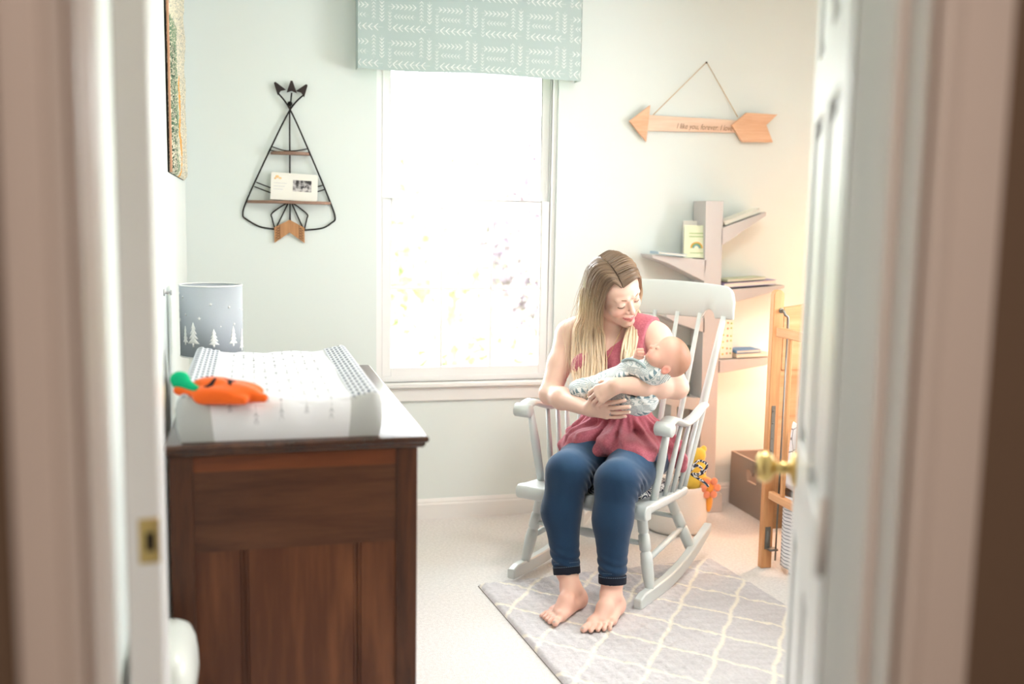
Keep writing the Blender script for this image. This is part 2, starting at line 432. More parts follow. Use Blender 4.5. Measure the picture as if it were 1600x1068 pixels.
# ---- panelled door leaves
def door_leaf(name, p0, p1, knob_side=1, height=2.03, thick=.035, knob=True):
    p0, p1 = Vector((*p0, 0)), Vector((*p1, 0)); d = p1-p0; wd = d.length
    root = bpy.data.objects.new(name, None); COL.objects.link(root); root['kind'] = 'structure'
    root.location = (p0.x, p0.y, .012); root.rotation_euler = (0, 0, math.atan2(d.y, d.x))
    # local x along the leaf, visible (hall) face at y = 0, thickness toward -y
    mb = MB(); h = height; st = .11; rails = [(0, .22), (.82, .98), (1.52, 1.62), (h-.115, h)]
    if wd < .6: st = .085
    cols = [(0, st), (wd-st, wd)] + ([(wd/2-.045, wd/2+.045)] if wd > .6 else [])
    for a, b in cols: mb.bb(a, b, -thick, 0, 0, h)
    xs = [(st, wd/2-.045), (wd/2+.045, wd-st)] if wd > .6 else [(st, wd-st)]
    for r0, r1 in rails:
        for a, b in xs: mb.bb(a, b, -thick, 0, r0, r1)
    for (za, zb) in ((.22, .82), (.98, 1.52), (1.62, h-.115)):
        for a, b in xs:
            mb.bb(a, b, -thick+.010, -.010, za, zb)
            for sgn in (0, 1):
                y0, y1 = ((-.0105, -.002) if sgn == 0 else (-thick+.002, -thick+.0105))
                # raised field with sloped edges
                q = .035; yb, yt = (-.0101, -.003) if sgn == 0 else (-thick+.0101, -thick+.003)
                vs = [(a+.012, yb, za+.012), (b-.012, yb, za+.012), (b-.012, yb, zb-.012), (a+.012, yb, zb-.012), (a+q, yt, za+q), (b-q, yt, za+q), (b-q, yt, zb-q), (a+q, yt, zb-q)]
                mb.add(vs, [(4, 5, 6, 7), (0, 1, 5, 4), (1, 2, 6, 5), (2, 3, 7, 6), (3, 0, 4, 7)])
    mb.build('door_panel', M['doorwhite'], root, bevel=.0015)
    if knob:
        for sgn in (1, -1):
            y0 = 0 if sgn > 0 else -thick
            mb = MB(); pr = [(.001, 0), (.032, 0), (.032, .003), (.026, .007), (.013, .010), (.011, .012), (.011, .034), (.014, .037), (.022, .041), (.0275, .048), (.029, .056), (.026, .064), (.019, .069), (.012, .0705), (.011, .068), (.001, .068)]
            kb = mb.lathe(pr, (wd-.062, y0, .915), (0, sgn, 0), n=32).build('door_knob', M['brass'], root, smooth=True, angle=50)
            mb = MB(); mb.lathe([(.001, .0685), (.0075, .0685), (.006, .072), (.001, .0725)], (wd-.062, y0, .915), (0, sgn, 0), n=16).build('knob_centre', M['dark'], kb)
        mb = MB(); mb.bb(wd-.0005, wd+.0012, -thick/2-.012, -thick/2+.012, .885, .945).build('latch_plate', M['brass'], root)
    for z in (.25, 1.0, 1.78):
        mb = MB(); mb.bb(-.0012, .0006, -thick, -.002, z-.045, z+.045); mb.lathe([(.005, -.046), (.005, .046)], (-.004, .004, z), n=10).build('hinge', M['white'], root, smooth=True)
    return root
door_leaf('door_1', (.628, .968), (.978, 1.617))
# the second white leaf, ajar along the left wall, latch edge toward the camera
def door_edge():
    root = bpy.data.objects.new('door_2', None); COL.objects.link(root); root['kind'] = 'structure'
    p0, p1 = Vector((-.118, 1.37, 0)), Vector((-.150, 1.86, 0)); d = p1-p0
    root.location = (p0.x, p0.y, .012); root.rotation_euler = (0, 0, math.atan2(d.y, d.x))
    wd = d.length; th = .045; mb = MB()
    mb.bb(0, wd, 0, th, 0, 2.03)            # +y is the side facing the left wall
    mb.build('door_panel', M['doorwhite'], root, bevel=.003)
    mb = MB(); mb.bb(-.0015, .0005, .001, .028, .885, .947); pl = mb.build('latch_plate', M['brass'], root, bevel=.001)
    mb = MB(); mb.bb(-.0035, -.0012, .008, .019, .903, .928).build('latch_hole', M['dark'], pl)
    for z in (.25, 1.0, 1.78):
        mb = MB(); mb.lathe([(.005, -.046), (.005, .046)], (wd+.003, .004, z), n=10).build('hinge', M['brass'], root, smooth=True)
door_edge()
mb = MB(); mb.bb(XL, XL+.017, 1.30, 1.36, 0, 2.08); struct(mb.build('trim_7', M['white'], bevel=.004))

# ---- outdoors: lawn and shrubs seen (very bright) through the window
mb = MB(); mb.bb(-30, 60, D+.5, 60, -.65, -.6); lw = mb.build('lawn', mat('lawn_grass', (.60, .66, .42), .9, c2=(.70, .74, .52), scale=2)); lw['kind'] = 'structure'
def shrub(name, label, cat, loc, r, cols, n=1500, group=None, trunk=True, seed=0):
    root = thing(name, label, cat, loc, group=group); rr = np.random.RandomState(seed)
    P = rr.normal(size=(n, 3)); P /= np.linalg.norm(P, axis=1)[:, None]; P *= rr.uniform(.35, 1, (n, 1))**.5
    P *= np.array(r)*(1+.25*fnoise(P*2, 2, seed)[:, None]); P[:, 2] += r[2]*1.05+(.25 if trunk else 0)
    A = rr.normal(size=(n, 3)); A /= np.linalg.norm(A, axis=1)[:, None]; Bv = np.cross(A, rr.normal(size=(n, 3))); Bv /= np.linalg.norm(Bv, axis=1)[:, None]
    s = rr.uniform(.05, .12, (n, 1)); V = np.stack([P-A*s, P-Bv*s*.45, P+A*s, P+Bv*s*.45], 1).reshape(-1, 3); Q = np.arange(4*n).reshape(n, 4)
    np_mesh('foliage', V, Q, mat(name+'_leaves', cols[0], .7, c2=cols[1], scale=1.5), root, smooth=False)
    if trunk:
        mb = MB(); h = r[2]*1.6
        mb.tube([(0, 0, 0), (.03, 0, h*.4), (-.02, .03, h*.8), (0, 0, h)], [.09, .07, .05, .03], 8)
        for k in range(5):
            a = k*1.3; mb.tube([(0, 0, h*.45), (math.cos(a)*r[0]*.5, math.sin(a)*r[1]*.5, h*.9)], [.04, .015], 6)
        mb.build('trunk', mat(name+'_bark', (.58, .54, .50), .9), root)
    return root
G1 = ((.50, .59, .42), (.68, .73, .58))
shrub('tree', 'leafy green tree outside the left part of the window', 'tree', (1.15, 11.5, -.6), (1.0, 1.0, 1.35), G1, 2600, seed=1)
shrub('tree', 'rounded green tree outside behind the middle of the window', 'tree', (2.9, 14.5, -.6), (1.3, 1.2, 1.55), ((.54, .62, .48), (.72, .76, .64)), 2600, seed=2)
shrub('tree', 'purple-leaved tree outside the right part of the window', 'tree', (3.55, 11.5, -.6), (.95, .9, 1.45), ((.44, .39, .44), (.62, .57, .61)), 2400, seed=3)
shrub('shrub', 'low green shrub on the lawn outside the window', 'shrub', (2.25, 9.6, -.6), (.8, .6, .45), G1, 900, trunk=False, seed=4)

# ================================================================== DRESSER
M['wal'] = wood('walnut_dark', (.20, .105, .06), (.36, .21, .13), 'Z', 16, .42)
M['walh'] = wood('walnut_rail', (.27, .135, .07), (.45, .25, .14), 'Y', 14, .42)
M['walhx'] = wood('walnut_end_rail', (.28, .16, .10), (.40, .25, .165), 'X', 14, .42)
M['walr'] = wood('walnut_red_strip', (.38, .20, .11), (.50, .27, .145), 'X', 12, .42)
M['walp'] = wood('walnut_panel', (.33, .18, .11), (.48, .29, .18), 'Z', 8, .42, c3=(.36, .20, .115))
M['waltop'] = wood('walnut_top', (.19, .10, .06), (.31, .18, .11), 'Y', 14, .22, spec=.6)
def dresser():
    X0, X1, Y0, Y1, H = -.175, .378, 2.262, 3.40, .862
    r = thing('dresser', 'dark walnut dresser with panelled end and round knobs, under the changing pad', 'dresser', ((X0+X1)/2, (Y0+Y1)/2, 0))
    cx, cy = (X0+X1)/2, (Y0+Y1)/2; w, l = (X1-X0)/2, (Y1-Y0)/2
    pr = [(0, 0), (.010, 0), (.016, .006), (.016, .012), (.021, .014), (.024, .020), (.022, .026), (.018, .028)]
    mb = MB(); P = []
    for o_, z in pr: P.append([(-w-o_*.3, -l-o_, H-.028+z), (w+o_, -l-o_, H-.028+z), (w+o_, l+o_*.3, H-.028+z), (-w-o_*.3, l+o_*.3, H-.028+z)])
    mb.sheet(P, closed_u=True); n = len(mb.v); mb.f.append((n-4, n-3, n-2, n-1)); mb.f.append((3, 2, 1, 0)); mb.mi += [0, 0]
    mb.build('dresser_top', M['waltop'], r, bevel=.0015, angle=60)
    zt = H-.028
    for x0, x1, y0, y1 in ((-w, -w+.05, -l, -l+.045), (w-.05, w, -l, -l+.045), (-w, -w+.05, l-.045, l), (w-.05, w, l-.045, l)):
        mb = MB(); mb.bb(x0, x1, y0, y1, 0, zt); mb.build('corner_post', M['wal'], r, bevel=.003)
    for sy in (-1, 1):
        y0, y1 = (-l+.006, -l+.03) if sy < 0 else (l-.03, l-.006)
        mb = MB(); mb.bb(-w+.05, w-.05, y0, y1, zt-.040, zt); mb.build('top_strip', M['walr'], r)
        mb = MB(); mb.bb(-w+.05, w-.05, y0, y1, zt-.225, zt-.040); mb.build('end_rail', M['walhx'], r)
        ya, yb = (y0+.004, y1) if sy < 0 else (y0, y1-.004)
        mb = MB(); cs = [-w+.05, -w+.05+.10, w-.05-.082, w-.05]
        mb.bb(-w+.05, w-.05, ya+.009, yb, .10, zt-.225)
        for a, b in ((cs[0], cs[1]-.001), (cs[1]+.017, cs[2]-.017), (cs[2]+.001, cs[3])): mb.bb(a, b, ya, yb, .10, zt-.225)
        for c in (cs[1]+.008, cs[2]-.008):
            for q in (-.0052, .0052): mb.tube([(c+q, ya+.0045, .10), (c+q, ya+.0045, zt-.226)], .0032, 8)
        mb.build('end_panel', M['walp'], r)
        mb = MB(); mb.bb(-w+.05, w-.05, y0, y1, .03, .10); mb.build('bottom_rail', M['walhx'], r)
    mb = MB(); mb.bb(-w, -w+.015, -l+.045, l-.045, .03, zt); mb.build('back_panel', M['wal'], r)
    mb = MB(); mb.bb(-w+.02, w-.03, -l+.03, l-.03, .04, .06); mb.build('bottom_board', M['wal'], r)
    z = zt-.015; hs = [.185, .20, .205, .21][:]
    for h in hs:
        za, zb = z-h+.008, z; mb = MB(); mb.bb(w-.024, w-.002, -l+.05, l-.05, za, zb)
        d = mb.build('drawer', M['walh'], r, bevel=.003)
        for yy in (-l+.17, l-.17):
            mb = MB(); mb.lathe([(.001, 0), (.010, 0), (.008, .006), (.010, .010), (.016, .015), (.0175, .021), (.014, .027), (.001, .029)], (w-.002, yy, (za+zb)/2), (1, 0, 0), n=18)
            mb.build('knob', M['wal'], d, smooth=True)
        z -= h
    return r
dresser()

# ================================================================== CHANGING PAD
M['white_cotton'] = mat('white_cotton', (.955, .955, .965), .85, bump=.15, bscale=300, spec=.2)
M['grey_print'] = mat('grey_print_ink', (.58, .59, .61), .9)
def changing_pad():
    cx, cy, z0 = .070, 2.735, .8625; W2, L2 = .232, .468
    r = thing('changing_pad', 'contoured changing pad, white arrow-print cover with grey dimpled sides, on the dresser', 'changing pad', (cx, cy, z0))
    nx, ny = 420, 330; V = []; tone = []
    def top(xn):   # xn -1..1 across
        a = abs(xn); return .082+.024*max(0, (a-.45)/.55)**1.6
    secs = []
    # cross-section param: bottom left, round side, top, round side, bottom right
    tt = np.linspace(0, 1, nx)
    G = np.zeros((ny+1, nx, 3)); T = np.zeros((ny+1, nx, 3))
    for j in range(ny+1):
        v = -1+2*j/ny; e = 1. if abs(v) < .90 else max(0., 1-((abs(v)-.90)/.10)**2)**.5; es = 1-(1-e)*.06
        for i, t in enumerate(tt):
            s = -1+2*t
            xs = np.sign(s)*min(1, abs(s)/.80) if abs(s) < .80 else np.sign(s)
            if abs(s) < .80:
                x = s/.80*.90; z = top(x)
            else:
                q = (abs(s)-.80)/.20; ang = q*PI; zt = top(.90)
                x = np.sign(s)*(.90+.10*math.sin(ang)**.8 if q < 1 else .90); z = zt*(.5+.5*math.cos(ang))
            zz = z*e if e > 0 else 0
            G[j, i] = (x*W2*es, v*L2, zz)
    Xn = np.linspace(-1, 1, nx)[None, :]+0*G[..., 0]; Yw = G[..., 1]
    grey = (np.abs(Xn) > .60)
    # minky dimples on the grey sides, soft wrinkles over the middle
    sx = (np.linspace(-1, 1, nx)*.30)[None, :]+0*Yw
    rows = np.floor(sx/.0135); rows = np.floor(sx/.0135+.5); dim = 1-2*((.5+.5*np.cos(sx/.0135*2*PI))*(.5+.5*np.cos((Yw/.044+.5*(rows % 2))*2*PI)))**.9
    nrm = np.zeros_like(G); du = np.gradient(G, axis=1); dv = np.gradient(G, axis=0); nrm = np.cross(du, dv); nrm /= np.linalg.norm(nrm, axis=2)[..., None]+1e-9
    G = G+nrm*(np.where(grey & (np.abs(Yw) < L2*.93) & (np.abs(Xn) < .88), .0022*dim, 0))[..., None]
    wr = .0016*np.sin((Yw*60+np.sin(sx*22)*2.0))*np.exp(-((np.abs(sx)-.0)/.15)**2)+.002*np.sin(sx*40+Yw*12)*(np.abs(sx) < .18)
    edge = .004*np.sin(sx*55+1.3)*(np.abs(Yw) > L2*.93)
    G[..., 2] += np.where(grey, 0, wr)*(G[..., 2] > .02)+edge*(G[..., 2] > .03)
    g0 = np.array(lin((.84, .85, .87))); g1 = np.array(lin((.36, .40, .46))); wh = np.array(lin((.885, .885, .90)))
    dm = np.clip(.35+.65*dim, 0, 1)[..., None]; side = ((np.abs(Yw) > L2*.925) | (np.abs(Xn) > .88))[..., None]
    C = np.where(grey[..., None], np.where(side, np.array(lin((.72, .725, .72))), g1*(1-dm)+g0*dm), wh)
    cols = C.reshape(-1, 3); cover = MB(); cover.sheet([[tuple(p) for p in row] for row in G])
    # printed arrows: flat ink laid on the white middle, long shafts along the pad
    def surf(x, y):
        i = np.interp(x/W2/.90*.80, np.linspace(-1, 1, nx), np.arange(nx)); j = (y/L2+1)/2*ny
        i0, j0 = int(np.clip(i, 0, nx-2)), int(np.clip(j, 0, ny-1)); fi, fj = i-i0, j-j0
        p = G[j0, i0]*(1-fi)*(1-fj)+G[j0, i0+1]*fi*(1-fj)+G[min(j0+1, ny), i0]*(1-fi)*fj+G[min(j0+1, ny), i0+1]*fi*fj
        return (p[0], p[1], p[2]+.0007)
    mb = cover; rr = np.random.RandomState(3)
    for a in range(9):
        x = -.115+a*.0285; y = -L2*(.99 if a % 3 else .97)+rr.uniform(.0, .05)*(a % 2)
        while y < L2-.05:
            ln = .045+.012*rr.rand(); up = 1 if (a+int(y*20)) % 2 else -1; y0, y1 = y, min(y+ln, L2-.02)
            ys = np.linspace(y0, y1, 7); mb.sheet([[surf(x-.0005, q), surf(x+.0005, q)] for q in ys], 1)
            tip = y1 if up > 0 else y0; b = tip-up*.011
            mb.add([surf(x, tip), surf(x-.0045, b), surf(x+.0045, b)], [(0, 1, 2)], 1)
            tail = y0 if up > 0 else y1
            for q in (0, .006):
                for sg in (-1, 1):
                    t0 = tail+up*q; mb.add([surf(x, t0+up*.005), surf(x+sg*.005, t0), surf(x+sg*.005, t0+up*.0015), surf(x, t0+up*.0065)], [(0, 1, 2, 3)], 1)
            y = y1+.040+.06*rr.rand()
    me = bpy.data.meshes.new('pad_cover'); me.from_pydata(mb.v, [], mb.f); me.materials.append(attr_mat('pad_cover_fabric', rough=.85, spec=.15)); me.materials.append(M['grey_print'])
    me.polygons.foreach_set('material_index', np.array(mb.mi, np.int32)); me.polygons.foreach_set('use_smooth', np.ones(len(me.polygons), bool))
    o = bpy.data.objects.new('pad_cover', me); COL.objects.link(o); o.parent = r
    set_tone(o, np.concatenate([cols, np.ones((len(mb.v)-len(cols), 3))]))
    return r, surf
pad_root, pad_surf = changing_pad()

# ================================================================== PUMPKIN HAT on the pad
def pumpkin_hat():
    r = thing('baby_hat', 'orange knitted pumpkin baby hat with green stem and black jack-o-lantern eyes, on the changing pad', 'hat', (-.100, 2.335, .953), math.radians(-14))
    S = SDF(); S.ell((.045, 0, .014), (.088, .055, .024), .012).cone((-.03, -.01, .014), (-.055, -.012, .016), .018, .012, .015)
    S.cone((.08, -.012, .004), (.140, -.025, .004), .014, .010, .012).cone((.05, .035, .012), (.105, .02, .016), .016, .008, .01)
    S.cone((.0, -.035, .002), (.10, -.045, .002), .014, .012, .010).ell((.02, .0, .034), (.035, .03, .012), .01)
    S.disp = lambda P: .0012*np.sin(P[..., 1]*170+P[..., 0]*30)
    V, Q = S.mesh(.0028); o = np_mesh('hat_body', V, Q, mat('orange_knit', (.98, .42, .13), .85, bump=.3, bscale=500, spec=.15, sheen=.3), r)
    # stem and leaf
    S = SDF(); S.ell((-.055, .0, .040), (.021, .019, .017), .01).cone((-.05, -.004, .034), (-.008, -.036, .024), .015, .008, .012).cone((-.055, .0, .03), (-.03, .01, .02), .014, .010, .01)
    V, Q = S.mesh(.0025); np_mesh('green_stem', V, Q, mat('green_knit', (.10, .72, .50), .9, bump=.4, bscale=500, spec=.1), r)
    # felt eyes projected on the top
    from mathutils.bvhtree import BVHTree
    bm = bmesh.new(); bm.from_mesh(o.data); bv = BVHTree.FromBMesh(bm)
    def drop(x, y):
        h = bv.ray_cast(Vector((x, y, .2)), Vector((0, 0, -1)))[0]; return (x, y, (h.z if h else .02)+.0011)
    fm = mat('black_felt', (.10, .10, .11), .9)
    for poly in ([(.006, -.022), (.018, -.014), (.026, .004), (.030, -.004), (.026, -.020), (.016, -.027)], [(.040, .012), (.054, .008), (.056, -.010), (.066, -.018), (.064, .000), (.070, .010), (.058, .020)], [(-.012, .030), (-.002, .036), (.004, .030), (-.004, .027)]):
        poly = [(a+.004, b-.016) for a, b in poly]; c = np.mean(poly, 0); mb = MB(); pts = []
        for i in range(len(poly)):
            a, b = np.array(poly[i]), np.array(poly[(i+1) % len(poly)])
            for t in (0, .5): pts.append(a*(1-t)+b*t)
        rows = [[drop(*(c+(p-c)*s)) for p in pts] for s in (1, .66, .33, .02)]
        mb.sheet(rows, closed_u=True).build('felt_eye', fm, r, solid=.0012)
    bm.free(); return r
pumpkin_hat()

# ================================================================== TABLE LAMP on the dresser
def dresser_lamp():
    cx, cy, zb = -.116, 3.325, .8625
    r = thing('table_lamp', 'table lamp with grey drum shade printed with white trees and stars, behind the changing pad', 'lamp', (cx, cy, zb))
    R, z0, z1 = .0965, .055, .280
    N = NT('grey_linen_shade'); b = N.b; b.inputs['Base Color'].default_value = rgba((.70, .725, .755)); b.inputs['Roughness'].default_value = .85
    tc = N.n('ShaderNodeTexCoord'); nb = N.n('ShaderNodeTexNoise'); nb.inputs['Scale'].default_value = 300; N.l(tc.outputs['Object'], nb.inputs['Vector'])
    bu = N.n('ShaderNodeBump'); bu.inputs['Strength'].default_value = .25; bu.inputs['Distance'].default_value = .001; N.l(nb.outputs[0], bu.inputs['Height']); N.l(bu.outputs[0], b.inputs['Normal'])
    n = 72; P = [[(R*math.cos(2*PI*k/n), R*math.sin(2*PI*k/n), z) for k in range(n)] for z in (z0, z1)]
    wt = mat('white_shade_trim', (.95, .95, .94), .7)
    def on(th, z, e=.0012): return ((R+e)*math.cos(th), (R+e)*math.sin(th), z)
    mb = MB().sheet(P, closed_u=True); front = -PI/2+math.radians(4)
    def tree(th, zb_, h, w):
        for k in range(4):
            za = zb_+h*(.14+.20*k); zt = za+h*.30; ww = w*(1-.2*k)
            # wrap the triangle onto the drum in strips
            rows = []
            for s in np.linspace(0, 1, 4): z = za+(zt-za)*s; hw = ww*(1-s)+.0002; rows.append([on(th+q*hw/R, z) for q in (-1, -.33, .33, 1)])
            mb.sheet(rows, mi=1)
        mb.sheet([[on(th-.003/R, zb_), on(th+.003/R, zb_)], [on(th-.003/R, zb_+h*.16), on(th+.003/R, zb_+h*.16)]], mi=1)
    for dth, zz, h, w in ((-.98, .095, .058, .012), (-.64, .090, .075, .021), (.03, .090, .056, .017), (.70, .090, .062, .017), (1.2, .070, .07, .018), (2.0, .07, .05, .014), (2.7, .07, .07, .018), (3.4, .07, .06, .016), (4.2, .07, .07, .018)): tree(front+dth, zz, h, w)
    rr = np.random.RandomState(5)
    stars = [(-.05, .225, .0055), (.55, .215, .005), (-.42, .180, .0062), (.75, .160, .0045), (.25, .155, .003), (-1.1, .245, .004), (-.95, .19, .004), (1.1, .205, .003)]+[(rr.uniform(1.3, 5), rr.uniform(.14, .26), rr.uniform(.003, .006)) for _ in range(16)]
    for dth, z, s in stars:
        pts = [on(front+dth+math.cos(a*PI/5+PI/2)*(s if a % 2 == 0 else s*.45)/R, z+math.sin(a*PI/5+PI/2)*(s if a % 2 == 0 else s*.45)) for a in range(10)]
        mb.add([on(front+dth, z)]+pts, [(0, 1+a, 1+(a+1) % 10) for a in range(10)], 1)
    sh = mb.build('lamp_shade', [N.m, wt], r, smooth=True, solid=.0012, fix=False)
    for z in (z0, z1):
        MB().tube([(R*math.cos(2*PI*k/n), R*math.sin(2*PI*k/n), z) for k in range(n)], .0022, 8, closed=True).build('shade_rim', wt, sh, smooth=True)
    MB().lathe([(.001, 0), (.055, 0), (.055, .008), (.030, .016), (.022, .030), (.030, .05), (.034, .07), (.026, .09), (.012, .105), (.008, .12), (.008, .17), (.001, .17)], n=32).build('lamp_base', wt, r, smooth=True)
    mb = MB(); mb.tube([(-R, 0, z1-.02), (0, 0, z1-.03), (R, 0, z1-.02)], .0012, 6); mb.tube([(0, -R, z1-.02), (0, 0, z1-.03), (0, R, z1-.02)], .0012, 6); mb.build('shade_spider', M['iron'], r)
    MB().ball((0, 0, .20), (.028, .028, .035)).build('light_bulb', mat('bulb_glass', (.96, .96, .94), .3), r, smooth=True)
M['iron'] = mat('black_iron', (.15, .145, .14), .45, metal=.6)
dresser_lamp()

# ================================================================== WHITE BIN by the dresser
r = thing('waste_bin', 'small white plastic bin with rounded swing lid in front of the dresser', 'bin', (-.176, 2.06, 0))
pl = mat('white_plastic', (.90, .92, .90), .25, spec=.6)
def squircle(rx, ry, n=40, e=3.2): return [(rx*math.copysign(abs(math.cos(2*PI*k/n))**(2/e), math.cos(2*PI*k/n)), ry*math.copysign(abs(math.sin(2*PI*k/n))**(2/e), math.sin(2*PI*k/n))) for k in range(n)]
rows = [[(x, y, z) for x, y in squircle(.060*s, .13*s)] for s, z in ((.001, 0), (.86, 0), (.88, .004), (.98, .40), (1.0, .41), (1.0, .42))]
MB().sheet(rows, closed_u=True).build('bin_body', pl, r, smooth=True)
rows = [[(x, y, z) for x, y in squircle(.064*s, .134*s)] for s, z in ((1.0, .42), (1.02, .425), (1.0, .45), (.95, .475), (.84, .496), (.6, .512), (.3, .518), (.001, .52))]
MB().sheet(rows, closed_u=True).build('bin_lid', pl, r, smooth=True)

# ================================================================== WOVEN WALL HANGING on the left wall
def wall_hanging():
    r = thing('wall_hanging', 'shaggy woven wall hanging in green, cream and orange on dark backing, left wall', 'wall hanging', (XL, 3.84, 1.5))
    y0, y1, zt = -.40, .375, .80
    nz, ny = 200, 190; G = np.zeros((nz, ny, 3)); Y, Z = np.meshgrid(np.linspace(y0, y1, ny), np.linspace(0, zt, nz))
    rr = np.random.RandomState(2); P = np.stack([Y, Z, 0*Y], -1)
    edge = np.minimum(np.minimum((Y-y0)/.02, (y1-Y)/.02), np.minimum(Z/.02, (zt-Z)/.02)).clip(0, 1)**.5
    depth = .006+edge*(.010+.004*fnoise(P, 40, 1)+.004*rr.rand(nz, ny))
    G = np.stack([depth, Y+.004*np.sin(Z*40)*(Y > .35), Z], -1)
    n1, n2, n3 = fnoise(P*[1, .45, 1], 14, 4), fnoise(P*[1, .3, 1], 22, 8), rr.rand(nz, ny)
    cr, gn, dg, orr, gy = [np.array(lin(c)) for c in ((.90, .87, .78), (.45, .55, .45), (.22, .30, .26), (.88, .66, .36), (.66, .68, .64))]
    C = np.where((n3 > .62)[..., None], gy, cr)
    C = np.where(((Y < -.12) & (Z < .5) & (n1 > -.3) & (n3 > .25))[..., None], gn, C); C = np.where(((Y < -.2) & (Z < .42) & (n3 > .55))[..., None], dg, C)
    C = np.where(((np.abs(Y-.02+.05*np.sin(Z*6)) < .035) & (Z < .36))[..., None] & (n2 > -.4)[..., None], orr, C)
    C = np.where(((n2 > .75) & (n3 > .3))[..., None], dg, C)
    o = MB().sheet([[tuple(p) for p in row] for row in G]).build('woven_pile', attr_mat('wool_pile', rough=1, spec=.05), r, smooth=True, angle=180, fix=False)
    set_tone(o, C.reshape(-1, 3)) if len(o.data.vertices) == nz*ny else set_tone(o, np.tile(cr, (len(o.data.vertices), 1)))
    mb = MB(); mb.bb(.0, .006, y0, y1, 0, zt); mb.build('backing', mat('black_backing', (.12, .11, .10), .9), r)
    MB().tube([(.011, y0-.001+.002*math.sin(k), zt*k/30) for k in range(31)], .004, 6).build('bound_edge', mat('tan_binding', (.80, .60, .48), .9), r, smooth=True)
wall_hanging()
r = thing('wall_hook', 'tiny grey hook on the left wall beside the door edge', 'hook', (XL, 3.16, 1.13))
MB().lathe([(.001, 0), (.011, 0), (.011, .003), (.004, .005), (.004, .018), (.008, .02), (.008, .024), (.001, .025)], axis=(1, 0, 0), n=16).build('hook_pin', mat('grey_metal', (.7, .7, .7), .4, metal=.5), r, smooth=True)

